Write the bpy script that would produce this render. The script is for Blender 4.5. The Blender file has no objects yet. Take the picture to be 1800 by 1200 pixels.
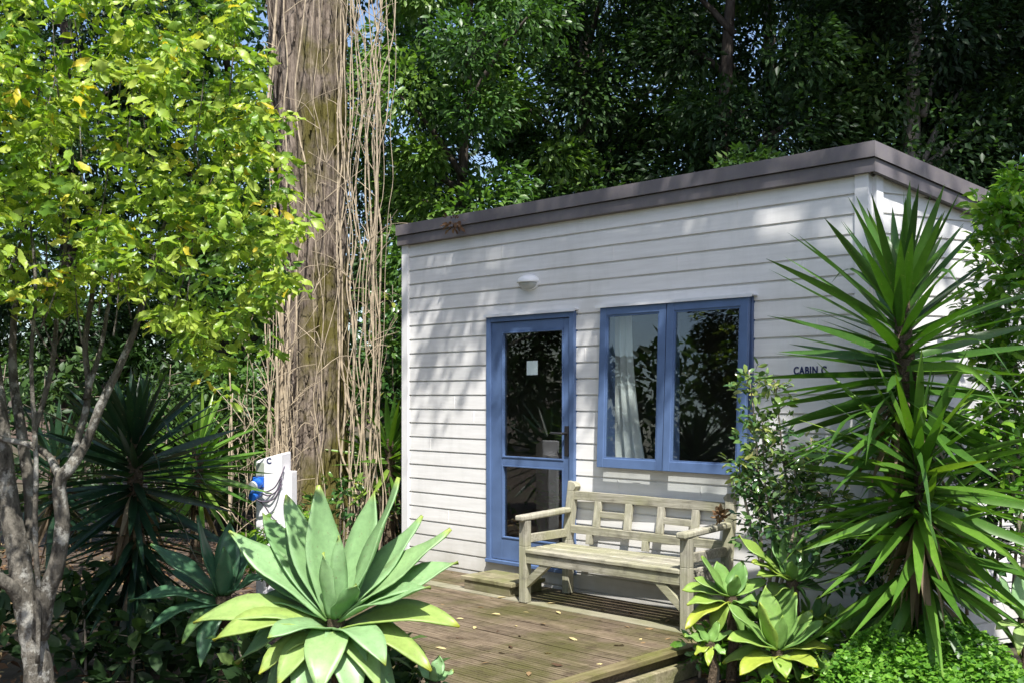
import bpy, math, random
import numpy as np
from mathutils import Vector, Matrix

random.seed(7)
RNG = np.random.default_rng(11)
scene = bpy.context.scene
COL = scene.collection
R = math.radians

# ------------------------------------------------------------------ camera, sky, sun, exposure
FPX, CX, HZ, EYE = 1830.0, 900.0, 695.0, 1.70      # focal length in photo pixels, centre, horizon row, eye height
cam_d = bpy.data.cameras.new('camera'); cam = bpy.data.objects.new('camera', cam_d); COL.objects.link(cam)
cam_d.sensor_width = 36.0; cam_d.lens = 36.0 * FPX / 1800.0
cam_d.shift_y = 95.0 / 1800.0
cam_d.clip_end = 2000.0
cam.location = (0, 0, EYE); cam.rotation_euler = (R(90), 0, 0)
scene.camera = cam

SUN_L = Vector((-0.20, 1.50, -2.45)).normalized()   # direction the light travels
world = bpy.data.worlds.new('World'); scene.world = world; world.use_nodes = True
wn = world.node_tree.nodes; wl = world.node_tree.links
sky = wn.new('ShaderNodeTexSky'); sky.sky_type = 'NISHITA'; sky.sun_disc = False; sky.dust_density = 1.6; sky.air_density = 0.9
sky.sun_elevation = math.asin(-SUN_L.z)
sky.sun_rotation = math.atan2(-SUN_L.x, -SUN_L.y)
wl.new(sky.outputs[0], wn['Background'].inputs['Color'])
wn['Background'].inputs['Strength'].default_value = 0.145
sun_d = bpy.data.lights.new('sun', 'SUN'); sun = bpy.data.objects.new('sun', sun_d); COL.objects.link(sun)
sun_d.energy = 5.0; sun_d.angle = R(0.53); sun_d.color = (1.0, 0.97, 0.92)
sun.rotation_euler = SUN_L.to_track_quat('-Z', 'Y').to_euler()
sun.location = (1, -6, 14)
scene.view_settings.view_transform = 'Standard'; scene.view_settings.look = 'None'
scene.view_settings.gamma = 1.0; scene.view_settings.use_curve_mapping = False
scene.view_settings.exposure = 0.76
scene.cycles.max_bounces = 8; scene.cycles.transparent_max_bounces = 12
scene.cycles.use_denoising = True

# ------------------------------------------------------------------ frames of reference
def at(u, v, Y):
    """world point seen at photo pixel (u, v), Y metres in front of the camera"""
    return Vector(((u - CX) / FPX * Y, Y, EYE - (v - HZ) / FPX * Y))
WU = Vector((0.7166, -0.6975, 0)); WN = Vector((-0.6975, -0.7166, 0))    # along the front wall, out of it
WO = Vector((-1.007, 9.755, 0))
def W(a, b, z): return WO + WU * a + WN * b + Vector((0, 0, z))
def wall_a(u, b=0.0):
    k = (u - CX) / FPX
    # (k t - WO.x) nx + (t - WO.y) ny = b
    t = (b + WO.x * WN.x + WO.y * WN.y) / (k * WN.x + WN.y)
    p = Vector((k * t, t, 0)) - WO
    return p.dot(WU)
WL = 4.56
DECK = 0.15
SD = Vector((0.9031, 0.4293, 0)); SN = Vector((0.4293, -0.9031, 0))       # along and out of the right hand wall
WC = W(WL, 0, 0)
def S(a, b, z): return WC + SD * a + SN * b + Vector((0, 0, z))

# ------------------------------------------------------------------ object helpers
def tag(o, label=None, cat=None, group=None, kind=None):
    if label: o['label'] = label
    if cat: o['category'] = cat
    if group: o['group'] = group
    if kind: o['kind'] = kind
    return o
def thing(name, label, cat, loc=(0, 0, 0), group=None):
    o = bpy.data.objects.new(name, None); COL.objects.link(o)
    o.location = loc; o.empty_display_size = 0.2
    return tag(o, label, cat, group)
def link_mesh(name, me, mat, parent=None):
    o = bpy.data.objects.new(name, me); COL.objects.link(o)
    if mat is not None: me.materials.append(mat)
    if parent is not None:
        o.parent = parent
        off = Vector(parent.location)
        pp = parent.parent
        while pp is not None:
            off = off + Vector(pp.location); pp = pp.parent
        o.location = -off                      # meshes are written in world coordinates
    return o
def dup(root, loc, rotz=0, scale=1.0, label=None):
    r = root.copy(); COL.objects.link(r); r.location = loc; r.rotation_euler = (0, 0, rotz); r.scale = (scale,) * 3
    if label: r['label'] = label
    for ch in list(root.children):
        c = ch.copy(); COL.objects.link(c); c.parent = r
        for g in list(ch.children):
            d = g.copy(); COL.objects.link(d); d.parent = c
    return r

class MB:
    """collects polygons for one mesh"""
    def __init__(s): s.v = []; s.f = []; s.t = []; s.al = []
    def add(s, vs, fs, tint=0.5):
        n = len(s.v); s.v += [tuple(p) for p in vs]
        for f in fs: s.f.append(tuple(i + n for i in f)); s.t.append(tint)
    def hexa(s, p, tint=0.5):
        """8 corners: 0-3 bottom ring, 4-7 top ring"""
        s.add(p, [(3, 2, 1, 0), (4, 5, 6, 7), (0, 1, 5, 4), (1, 2, 6, 5), (2, 3, 7, 6), (3, 0, 4, 7)], tint)
    def box(s, F, a0, a1, b0, b1, z0, z1, tint=0.5):
        s.hexa([F(a0, b0, z0), F(a1, b0, z0), F(a1, b1, z0), F(a0, b1, z0),
                F(a0, b0, z1), F(a1, b0, z1), F(a1, b1, z1), F(a0, b1, z1)], tint)
    def bar(s, p, q, w, h, up=Vector((0, 0, 1)), tint=0.5):
        p = Vector(p); q = Vector(q); d = (q - p).normalized(); sd = d.cross(up).normalized(); n = sd.cross(d)
        c = []
        for o in (p, q):
            c.append([o + sd * (-w / 2) + n * (-h / 2), o + sd * (w / 2) + n * (-h / 2),
                      o + sd * (w / 2) + n * (h / 2), o + sd * (-w / 2) + n * (h / 2)])
        s.hexa(c[0] + c[1], tint)
    def tube(s, pts, rad, n=8, jit=0.0, tint=0.5, cap=True):
        pts = [Vector(p) for p in pts]; base = len(s.v); m = len(pts)
        ref = Vector((0.31, 0.95, 0.05))
        for i, p in enumerate(pts):
            d = (pts[min(i + 1, m - 1)] - pts[max(i - 1, 0)]).normalized()
            x = d.cross(ref).normalized(); y = d.cross(x)
            r = rad[i] if hasattr(rad, '__len__') else rad
            for k in range(n):
                t = 2 * math.pi * k / n; rr = r * (1 + random.uniform(-jit, jit))
                s.v.append(tuple(p + x * (math.cos(t) * rr) + y * (math.sin(t) * rr)))
        for i in range(m - 1):
            for k in range(n):
                k2 = (k + 1) % n
                s.f.append((base + i * n + k, base + i * n + k2, base + (i + 1) * n + k2, base + (i + 1) * n + k)); s.t.append(tint)
        if cap:
            s.f.append(tuple(base + k for k in range(n))[::-1]); s.t.append(tint)
            s.f.append(tuple(base + (m - 1) * n + k for k in range(n))); s.t.append(tint)
    def build(s, name, mat, parent=None, bevel=0.0, smooth=False):
        me = bpy.data.meshes.new(name); me.from_pydata(s.v, [], s.f)
        at_ = me.attributes.new('tint', 'FLOAT', 'FACE'); at_.data.foreach_set('value', np.array(s.t, dtype=np.float32))
        if s.al:
            a2 = me.attributes.new('along', 'FLOAT', 'POINT'); a2.data.foreach_set('value', np.array(s.al, dtype=np.float32))
        if smooth: me.polygons.foreach_set('use_smooth', [True] * len(me.polygons))
        me.update()
        o = link_mesh(name, me, mat, parent)
        if bevel:
            b = o.modifiers.new('bevel', 'BEVEL'); b.width = bevel; b.segments = 2; b.limit_method = 'ANGLE'; b.harden_normals = False
        return o
def smooth_path(pts, n=6):
    """Catmull-Rom through the points"""
    pts = [Vector(p) for p in pts]; out = []
    P = [pts[0] * 2 - pts[1]] + pts + [pts[-1] * 2 - pts[-2]]
    for i in range(1, len(P) - 2):
        for k in range(n):
            t = k / n; a, b, c, d = P[i - 1], P[i], P[i + 1], P[i + 2]
            out.append(0.5 * ((2 * b) + (c - a) * t + (2 * a - 5 * b + 4 * c - d) * t * t + (3 * b - a - 3 * c + d) * t ** 3))
    out.append(pts[-1]); return out
def lerp_list(r, m):
    x = np.linspace(0, len(r) - 1, m); return list(np.interp(x, range(len(r)), r))

# leaf templates: (along, across, lift)
T_SIMPLE = (np.array([(0, 0, 0), (.42, .5, .07), (1, 0, -.06), (.42, -.5, .07)], float), [(0, 1, 2), (0, 2, 3)])
T_LEAF = (np.array([(0, 0, 0), (.28, .42, .05), (.28, 0, 0), (.28, -.42, .05), (.66, .40, .03), (.66, 0, -.03), (.66, -.40, .03), (1, 0, -.13)], float),
          [(0, 1, 2), (0, 2, 3), (1, 4, 5, 2), (2, 5, 6, 3), (4, 7, 5), (5, 7, 6)])
def _serr():
    side = [(.12, .16), (.28, .40), (.31, .33), (.46, .52), (.49, .43), (.64, .49), (.67, .38), (.81, .34), (.84, .22)]
    v = [(0, 0, 0)]; f = []
    for x, y in side: v.append((x, y, .05 * math.sin(x * 9)+.05)); v.append((x, 0, -.10 * x * x)); v.append((x, -y, .05 * math.sin(x * 8 + 1)+.05))
    v.append((1, 0, -.16)); f += [(0, 1, 2), (0, 2, 3)]
    for i in range(len(side) - 1):
        k = 1 + 3 * i; f += [(k, k + 3, k + 4, k + 1), (k + 1, k + 4, k + 5, k + 2)]
    k = 1 + 3 * (len(side) - 1); e = len(v) - 1; f += [(k, e, k + 1), (k + 1, e, k + 2)]
    return (np.array(v, float), f)
T_SERR = _serr()
def nrm(a): return a / np.maximum(np.linalg.norm(a, axis=1, keepdims=True), 1e-9)
def leafmesh(name, P, F, U, L, Wd, tint, tmpl):
    tv, tf = tmpl; k = len(tv); N = len(P)
    F = nrm(F); Sd = nrm(np.cross(F, U)); Nn = np.cross(Sd, F)
    L = np.asarray(L).reshape(-1, 1, 1); Wd = np.asarray(Wd).reshape(-1, 1, 1)
    V = P[:, None, :] + L * tv[None, :, 0:1] * F[:, None, :] + Wd * tv[None, :, 1:2] * Sd[:, None, :] + L * tv[None, :, 2:3] * Nn[:, None, :]
    lens = [len(f) for f in tf]; flat = np.array([i for f in tf for i in f])
    loops = (flat[None, :] + (np.arange(N) * k)[:, None]).ravel()
    starts1 = np.cumsum([0] + lens[:-1]); starts = (starts1[None, :] + (np.arange(N) * len(flat))[:, None]).ravel()
    me = bpy.data.meshes.new(name)
    me.vertices.add(N * k); me.loops.add(len(loops)); me.polygons.add(len(starts))
    me.vertices.foreach_set('co', V.astype(np.float32).ravel())
    me.loops.foreach_set('vertex_index', loops.astype(np.int32))
    me.polygons.foreach_set('loop_start', starts.astype(np.int32))
    at_ = me.attributes.new('tint', 'FLOAT', 'FACE')
    at_.data.foreach_set('value', np.repeat(np.asarray(tint, np.float32), len(tf)))
    me.update(calc_edges=True); me.validate()
    return me
def rdir(n):
    d = RNG.normal(size=(n, 3)); return nrm(d)
def npv(v): return np.array([v[0], v[1], v[2]], float)

# ------------------------------------------------------------------ materials
def mat(name):
    m = bpy.data.materials.new(name); m.use_nodes = True
    return m, m.node_tree.nodes, m.node_tree.links, m.node_tree.nodes['Principled BSDF']
def noise(n, l, scale, detail=4, vec=None, rough=0.55, coord='Object', stretch=None):
    t = n.new('ShaderNodeTexNoise'); t.inputs['Scale'].default_value = scale; t.inputs['Detail'].default_value = detail
    t.inputs['Roughness'].default_value = rough
    if vec is None:
        c = n.new('ShaderNodeTexCoord'); vec = c.outputs[coord]
    if stretch:
        mp = n.new('ShaderNodeMapping'); mp.inputs['Scale'].default_value = stretch
        if len(stretch) and isinstance(vec, tuple): pass
        l.new(vec, mp.inputs['Vector']); vec = mp.outputs[0]
    l.new(vec, t.inputs['Vector']); return t.outputs['Fac']
def ramp(n, l, fac, stops):
    r = n.new('ShaderNodeValToRGB'); e = r.color_ramp.elements
    while len(e) < len(stops): e.new(0.5)
    for i, (p, c) in enumerate(stops):
        e[i].position = p; e[i].color = (c[0], c[1], c[2], 1) if hasattr(c, '__len__') else (c, c, c, 1)
    l.new(fac, r.inputs['Fac']); return r.outputs['Color']
def mixc(n, l, fac, a, b, mode='MIX'):
    m = n.new('ShaderNodeMix'); m.data_type = 'RGBA'; m.blend_type = mode
    for sock, val in ((m.inputs[0], fac), (m.inputs[6], a), (m.inputs[7], b)):
        if isinstance(val, (int, float)): sock.default_value = val
        elif isinstance(val, tuple): sock.default_value = (val[0], val[1], val[2], 1)
        else: l.new(val, sock)
    return m.outputs[2]
def bump(n, l, h, bs, strength=0.4, dist=0.01):
    b = n.new('ShaderNodeBump'); b.inputs['Strength'].default_value = strength; b.inputs['Distance'].default_value = dist
    l.new(h, b.inputs['Height']); l.new(b.outputs[0], bs.inputs['Normal'])
def rotvec(n, l, ang, stretch):
    """object coordinates turned so that x runs along the front wall, then stretched"""
    c = n.new('ShaderNodeTexCoord'); m1 = n.new('ShaderNodeMapping'); m1.inputs['Rotation'].default_value = (0, 0, ang)
    l.new(c.outputs['Object'], m1.inputs['Vector'])
    m2 = n.new('ShaderNodeMapping'); m2.inputs['Scale'].default_value = stretch; l.new(m1.outputs[0], m2.inputs['Vector'])
    return m2.outputs[0]
WANG = math.atan2(0.6975, 0.7166)
def attr(n, name):
    a = n.new('ShaderNodeAttribute'); a.attribute_name = name; return a.outputs['Fac']
def leafmat(name, stops, trans=0.35, rough=0.45, spec=0.5, tcol=None, veins=0.0, var=60.0):
    m, n, l, b = mat(name)
    col = ramp(n, l, attr(n, 'tint'), stops)
    v = ramp(n, l, noise(n, l, var, 2), [(0.3, .75), (0.7, 1.2)])
    col = mixc(n, l, 0.55, col, v, 'MULTIPLY')
    l.new(col, b.inputs['Base Color']); b.inputs['Roughness'].default_value = rough
    b.inputs['Specular IOR Level'].default_value = spec
    if trans > 0:
        t = n.new('ShaderNodeBsdfTranslucent')
        tc = mixc(n, l, 1.0, col, tcol or (1.5, 1.7, 0.6), 'MULTIPLY'); l.new(tc, t.inputs['Color'])
        mx = n.new('ShaderNodeMixShader'); mx.inputs[0].default_value = trans
        l.new(b.outputs[0], mx.inputs[1]); l.new(t.outputs[0], mx.inputs[2])
        l.new(mx.outputs[0], n['Material Output'].inputs['Surface'])
    return m
def simple(name, col, rough=0.5, spec=0.5, metal=0.0, vary=0.0, vscale=8.0, bmp=0.0):
    m, n, l, b = mat(name); b.inputs['Roughness'].default_value = rough; b.inputs['Metallic'].default_value = metal
    b.inputs['Specular IOR Level'].default_value = spec; b.inputs['Base Color'].default_value = (*col, 1)
    if vary:
        f = noise(n, l, vscale, 6)
        l.new(ramp(n, l, f, [(0.3, tuple(c * (1 - vary) for c in col)), (0.7, tuple(min(1, c * (1 + vary * .5)) for c in col))]), b.inputs['Base Color'])
        if bmp: bump(n, l, f, b, bmp, 0.005)
    return m

def make_wallpaint():
    m, n, l, b = mat('weatherboard_paint')
    v = rotvec(n, l, WANG, (1.2, 5, 14)); f = noise(n, l, 2.2, 6, v)
    c = ramp(n, l, f, [(0.3, (.69, .675, .65)), (0.72, (.80, .787, .765))])
    d = noise(n, l, 1.1, 7, rotvec(n, l, WANG, (3, 3, .7)), 0.7)
    dirt = ramp(n, l, d, [(0.5, 0.0), (0.78, 0.5)])
    c = mixc(n, l, dirt, c, (.50, .50, .47))
    # splash dirt and algae low down on the boards
    co = n.new('ShaderNodeTexCoord'); sp = n.new('ShaderNodeSeparateXYZ'); l.new(co.outputs['Object'], sp.inputs[0])
    mr = n.new('ShaderNodeMapRange'); mr.inputs['From Min'].default_value = 0.62; mr.inputs['From Max'].default_value = 0.145
    l.new(sp.outputs['Z'], mr.inputs['Value'])
    mu = n.new('ShaderNodeMath'); mu.operation = 'MULTIPLY'; l.new(mr.outputs[0], mu.inputs[0]); l.new(noise(n, l, 5, 6), mu.inputs[1])
    c = mixc(n, l, mu.outputs[0], c, (.36, .34, .27))
    l.new(c, b.inputs['Base Color']); b.inputs['Roughness'].default_value = 0.55
    bump(n, l, f, b, 0.12, 0.004); return m
M = {}
M['paint'] = make_wallpaint()
M['trim'] = simple('trim_paint', (.76, .75, .74), .5, vary=.10, vscale=5)
def make_fascia():
    m, n, l, b = mat('weathered_fascia_metal')
    f = noise(n, l, 3.0, 7, rotvec(n, l, WANG, (1, 1, .35)), .65)
    c = ramp(n, l, f, [(0.3, (.105, .092, .098)), (0.7, (.175, .158, .165))])
    g = ramp(n, l, noise(n, l, 22, 5), [(.45, 0.0), (.75, .35)])
    c = mixc(n, l, g, c, (.19, .17, .14))
    l.new(c, b.inputs['Base Color']); b.inputs['Roughness'].default_value = .6; return m
M['fascia'] = make_fascia()
M['blue'] = simple('blue_joinery_paint', (.098, .158, .30), .38, .5, vary=.16, vscale=7)
M['blue_shaded'] = simple('blue_joinery_shaded_paint', (.07, .11, .22), .45, .5, vary=.10, vscale=9)  # same joinery blue, with the shade of the window recess put into the colour
M['white'] = simple('white_plastic', (.78, .79, .80), .35, vary=.05, vscale=6)
M['alu'] = simple('white_flashing', (.74, .75, .77), .4, vary=.08)
M['lens'] = simple('lamp_lens', (.45, .47, .46), .15, .6, vary=.1, vscale=30)
M['navy'] = simple('navy_lettering', (.015, .025, .10), .5)
M['black'] = simple('black_rubber', (.02, .02, .022), .5)
M['steel'] = simple('brushed_metal', (.5, .5, .5), .3, metal=1.0)
M['paper'] = simple('notice_paper', (.62, .72, .70), .7, vary=.06)
M['room'] = simple('room_lining', (.16, .14, .12), .8, vary=.15)
M['curtain'] = leafmat('curtain_cloth', [(0, (.88, .90, .88)), (1, (.84, .89, .88))], .25, .9, .1, (1, 1, 1), var=4)
M['socket'] = simple('blue_socket_plastic', (.02, .13, .55), .3)
M['pedestal'] = simple('pedestal_plastic', (.80, .78, .80), .4, vary=.06, vscale=4)
M['meter'] = simple('meter_window', (.30, .33, .27), .15)
M['cable'] = simple('dark_cable', (.08, .06, .09), .5)
def make_glass():
    m, n, l, b = mat('window_glass'); n.remove(b)
    ge = n.new('ShaderNodeNewGeometry'); dt = n.new('ShaderNodeVectorMath'); dt.operation = 'DOT_PRODUCT'
    l.new(ge.outputs['Incoming'], dt.inputs[0]); l.new(ge.outputs['Normal'], dt.inputs[1])
    def mth(op, a, b_):
        q = n.new('ShaderNodeMath'); q.operation = op
        for i_, v_ in enumerate((a, b_)):
            if v_ is None: continue
            if isinstance(v_, (int, float)): q.inputs[i_].default_value = v_
            else: l.new(v_, q.inputs[i_])
        return q.outputs[0]
    sch = mth('MULTIPLY_ADD', mth('POWER', mth('SUBTRACT', 1.0, mth('ABSOLUTE', dt.outputs['Value'], None)), 5.0), .93)
    sch.node.inputs[2].default_value = .07
    t = n.new('ShaderNodeBsdfTransparent'); t.inputs['Color'].default_value = (.90, .92, .91, 1)
    g = n.new('ShaderNodeBsdfGlossy'); g.inputs['Roughness'].default_value = 0.0
    g.inputs['Color'].default_value = (.95, .97, .96, 1)
    bp = n.new('ShaderNodeBump'); bp.inputs['Strength'].default_value = .03; bp.inputs['Distance'].default_value = .02
    l.new(noise(n, l, 2.0, 1), bp.inputs['Height']); l.new(bp.outputs[0], g.inputs['Normal'])
    mx = n.new('ShaderNodeMixShader'); l.new(sch, mx.inputs[0]); l.new(t.outputs[0], mx.inputs[1]); l.new(g.outputs[0], mx.inputs[2])
    l.new(mx.outputs[0], n['Material Output'].inputs['Surface']); return m
M['glass'] = make_glass()
def make_wood(name, dark, lite, moss, mossamt, ang=WANG, stretch=(1.0, 16, 16), sc=3.0):
    m, n, l, b = mat(name)
    g = noise(n, l, sc, 7, rotvec(n, l, ang, stretch), .65)
    c = ramp(n, l, g, [(0.28, dark), (0.55, tuple((p + q) / 2 for p, q in zip(dark, lite))), (0.76, lite)])
    tt = ramp(n, l, attr(n, 'tint'), [(0, .62), (.5, 1.0), (1, 1.4)])
    c = mixc(n, l, 1.0, c, tt, 'MULTIPLY')
    k = noise(n, l, 2.1, 6, None, .6)
    ms = ramp(n, l, k, [(.42, 0.0), (.62, mossamt)]); c = mixc(n, l, ms, c, moss)
    st = ramp(n, l, noise(n, l, 7.0, 6, None, .7), [(.52, 0.0), (.68, .7)]); c = mixc(n, l, st, c, tuple(x * .9 for x in dark))
    l.new(c, b.inputs['Base Color']); b.inputs['Roughness'].default_value = .78; b.inputs['Specular IOR Level'].default_value = .25
    bump(n, l, g, b, .5, .006); return m
M['deck'] = make_wood('weathered_decking', (.055, .038, .024), (.275, .215, .145), (.075, .072, .020), .85)
M['decklit'] = make_wood('lit_grey_deck_board', (.16, .145, .10), (.30, .28, .21), (.16, .17, .07), .5)  # greyer board; the sunlight on it is put into its paler colour
M['deckedge'] = make_wood('mossy_edge_board', (.09, .07, .03), (.26, .22, .12), (.11, .12, .02), .8, ang=WANG + math.pi / 2)
M['bench'] = make_wood('weathered_bench_timber', (.16, .148, .115), (.53, .50, .40), (.25, .25, .12), .55, sc=4.0)
M['benchv'] = make_wood('weathered_bench_post_timber', (.18, .168, .13), (.54, .51, .41), (.26, .265, .13), .5, stretch=(12, 12, 1), sc=4.0)
M['step'] = make_wood('mossy_step_timber', (.12, .10, .06), (.38, .33, .23), (.12, .14, .03), .7)
def make_bark(name, dark, lite, moss=None, mossfac=0.0, stretch=(6, 6, .9), sc=3.0, bstr=.9, patch=None):
    m, n, l, b = mat(name)
    f = noise(n, l, sc, 8, None, .7, 'Object', stretch)
    c = ramp(n, l, f, [(.32, dark), (.66, lite)])
    if patch:
        p = ramp(n, l, noise(n, l, 9, 7, None, .7), [(.53, 0.0), (.60, .85)]); c = mixc(n, l, p, c, patch)
    if moss:
        k = ramp(n, l, noise(n, l, 1.4, 6, None, .65), [(.42, 0.0), (.56, mossfac)])
        if name.startswith('furrowed'):
            co = n.new('ShaderNodeTexCoord'); sp = n.new('ShaderNodeSeparateXYZ'); l.new(co.outputs['Object'], sp.inputs[0])
            mr = n.new('ShaderNodeMapRange'); mr.inputs['From Min'].default_value = -2.16; mr.inputs['From Max'].default_value = -2.04
            l.new(sp.outputs['X'], mr.inputs['Value'])
            mu = n.new('ShaderNodeMath'); mu.operation = 'MULTIPLY'; l.new(mr.outputs[0], mu.inputs[0]); l.new(k, mu.inputs[1]); k = mu.outputs[0]
        c = mixc(n, l, k, c, moss)
    l.new(c, b.inputs['Base Color']); b.inputs['Roughness'].default_value = .9; b.inputs['Specular IOR Level'].default_value = .15
    bump(n, l, f, b, bstr, .04); return m
M['bark_big'] = make_bark('furrowed_old_bark', (.045, .032, .024), (.38, .31, .25), (.13, .115, .028), .95, (7, 7, 1.0), 3.4, 1.0)
M['bark_left'] = make_bark('grey_lichen_sunlit_bark', (.04, .036, .03), (.22, .20, .165), None, 0, (2.2, 2.2, 1), 9, 1.0, (.40, .39, .35))  # pale blotches stand for lichen and for sunlit patches painted on the bark
M['bark_dark'] = make_bark('dark_bark', (.03, .025, .02), (.12, .10, .085), None, 0, (4, 4, 1), 5, .6)
M['bark_pale'] = make_bark('pale_bark', (.16, .14, .12), (.36, .33, .29), None, 0, (4, 4, 1), 5, .6)
M['yucca_trunk'] = make_bark('fibrous_trunk', (.05, .038, .026), (.20, .15, .10), None, 0, (3, 3, 3), 14, 1.0)
M['vine'] = simple('dry_vine_bark', (.46, .375, .265), .85, .2, vary=.45, vscale=14)
M['twig'] = simple('grey_twig_bark', (.26, .22, .17), .85, .2, vary=.3, vscale=20)

M['leaf_left'] = leafmat('yellow_green_leaf', [(0, (.06, .14, .02)), (.30, (.15, .28, .03)), (.62, (.31, .44, .06)), (.92, (.50, .58, .11)), (1, (.60, .50, .05))], .42, .38, .5, (1.3, 1.35, .5))
M['leaf_bg'] = leafmat('dark_evergreen_leaf', [(0, (.013, .030, .012)), (.5, (.030, .066, .020)), (.85, (.06, .12, .03)), (1, (.11, .17, .045))], .25, .48, .35)
M['leaf_bg2'] = leafmat('fresh_green_leaf', [(0, (.035, .085, .02)), (.5, (.08, .17, .035)), (1, (.18, .28, .06))], .3, .4, .45)
M['leaf_shrub'] = leafmat('glossy_shrub_leaf', [(0, (.02, .055, .02)), (.5, (.04, .11, .03)), (.8, (.10, .18, .03)), (1, (.28, .30, .06))], .2, .25, .6)
M['leaf_wall'] = leafmat('variegated_shrub_leaf', [(0, (.03, .08, .03)), (.45, (.07, .15, .05)), (.75, (.17, .25, .06)), (1, (.42, .42, .14))], .2, .2, .7)
M['leaf_right'] = leafmat('bright_shrub_leaf', [(0, (.04, .12, .02)), (.5, (.11, .25, .03)), (.85, (.22, .38, .04)), (1, (.30, .40, .05))], .35, .28, .6)
M['leaf_dead'] = leafmat('dead_leaf', [(0, (.05, .03, .02)), (.4, (.16, .09, .045)), (.75, (.34, .24, .12)), (1, (.55, .46, .22))], .1, .8, .2, (1, .8, .5))
M['cover'] = leafmat('ground_cover_leaf', [(0, (.04, .12, .02)), (.5, (.12, .28, .03)), (1, (.24, .42, .06))], .35, .4, .4)
def strapmat(name, stops, edge, rough=.35):
    m, n, l, b = mat(name)
    col = ramp(n, l, attr(n, 'tint'), stops)
    s = ramp(n, l, attr(n, 'along'), [(0, (.7, .75, .45)), (.12, (1, 1, 1)), (.9, (1, 1, 1)), (1, edge)])
    col = mixc(n, l, 1.0, col, s, 'MULTIPLY')
    v = ramp(n, l, noise(n, l, 26, 6, None, .7), [(.3, .78), (.7, 1.18)]); col = mixc(n, l, .8, col, v, 'MULTIPLY')
    sc_ = ramp(n, l, noise(n, l, 60, 3), [(.65, 0.0), (.71, .6)]); col = mixc(n, l, sc_, col, (.22, .19, .10))
    l.new(col, b.inputs['Base Color']); b.inputs['Roughness'].default_value = rough; b.inputs['Specular IOR Level'].default_value = .5
    t = n.new('ShaderNodeBsdfTranslucent'); l.new(mixc(n, l, 1.0, col, (1.5, 1.7, .5), 'MULTIPLY'), t.inputs['Color'])
    mx = n.new('ShaderNodeMixShader'); mx.inputs[0].default_value = .22
    l.new(b.outputs[0], mx.inputs[1]); l.new(t.outputs[0], mx.inputs[2]); l.new(mx.outputs[0], n['Material Output'].inputs['Surface'])
    return m
M['yucca'] = strapmat('yucca_leaf', [(0, (.026, .068, .016)), (.5, (.062, .155, .02)), (.85, (.13, .26, .03)), (1, (.20, .30, .05))], (.9, .7, .4))
M['yucca_dark'] = strapmat('shaded_yucca_leaf', [(0, (.010, .03, .015)), (.5, (.022, .06, .03)), (1, (.09, .19, .05))], (.9, .7, .4))  # yucca leaf with the shade under the left tree painted in
M['dry_strap'] = strapmat('dry_strap_leaf', [(0, (.10, .07, .045)), (.5, (.22, .16, .10)), (1, (.38, .32, .22))], (.8, .7, .6), .8)
M['agave'] = strapmat('agave_leaf', [(0, (.10, .22, .07)), (.35, (.18, .33, .13)), (.7, (.27, .43, .20)), (.85, (.30, .40, .09)), (1, (.42, .42, .06))], (1.25, .95, .35), .42)

M['agave_green'] = strapmat('green_agave_leaf', [(0, (.05, .14, .04)), (.35, (.12, .25, .06)), (.7, (.21, .36, .09)), (.85, (.29, .40, .06)), (1, (.40, .42, .05))], (1.2, 1.0, .4), .4)
M['agave_shade'] = strapmat('shaded_agave_leaf', [(0, (.04, .11, .06)), (.5, (.08, .19, .09)), (1, (.20, .30, .06))], (1.1, 1.0, .4), .4)  # agave leaf with its shade painted in as darker greens
def make_ground():
    m, n, l, b = mat('leaf_litter_soil')
    f = noise(n, l, 5, 9, None, .7); c = ramp(n, l, f, [(.3, (.035, .024, .017)), (.55, (.09, .062, .045)), (.75, (.17, .125, .09))])
    g = ramp(n, l, noise(n, l, .45, 4), [(.45, 0.0), (.65, .5)]); c = mixc(n, l, g, c, (.06, .07, .025))
    l.new(c, b.inputs['Base Color']); b.inputs['Roughness'].default_value = .95
    bump(n, l, noise(n, l, 30, 6), b, .8, .03); return m
M['soil'] = make_ground()

# ------------------------------------------------------------------ ground
def ground():
    xs = np.concatenate([[-600, -120, -40], np.arange(-16, 17, .8), [40, 120, 600]]); ys = np.concatenate([[-600, -120, -40], np.arange(-12, 26, .8), [60, 150, 600]])
    V = []; F = []
    for y in ys:
        for x in xs:
            z = 0.0
            if abs(x) < 20 and -14 < y < 30: z = 0.03 * math.sin(x * 1.7 + y) * math.cos(y * 1.3 - x * .4) - .03
            if y > 13: z += min(.10 * (y - 13), 2.0)        # the bank behind the trees
            V.append((x, y, z))
    nx = len(xs)
    for j in range(len(ys) - 1):
        for i in range(nx - 1): F.append((j * nx + i, j * nx + i + 1, (j + 1) * nx + i + 1, (j + 1) * nx + i))
    me = bpy.data.meshes.new('ground'); me.from_pydata(V, [], F); me.polygons.foreach_set('use_smooth', [True] * len(F))
    tag(link_mesh('ground', me, M['soil']), kind='structure')
ground()

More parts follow.
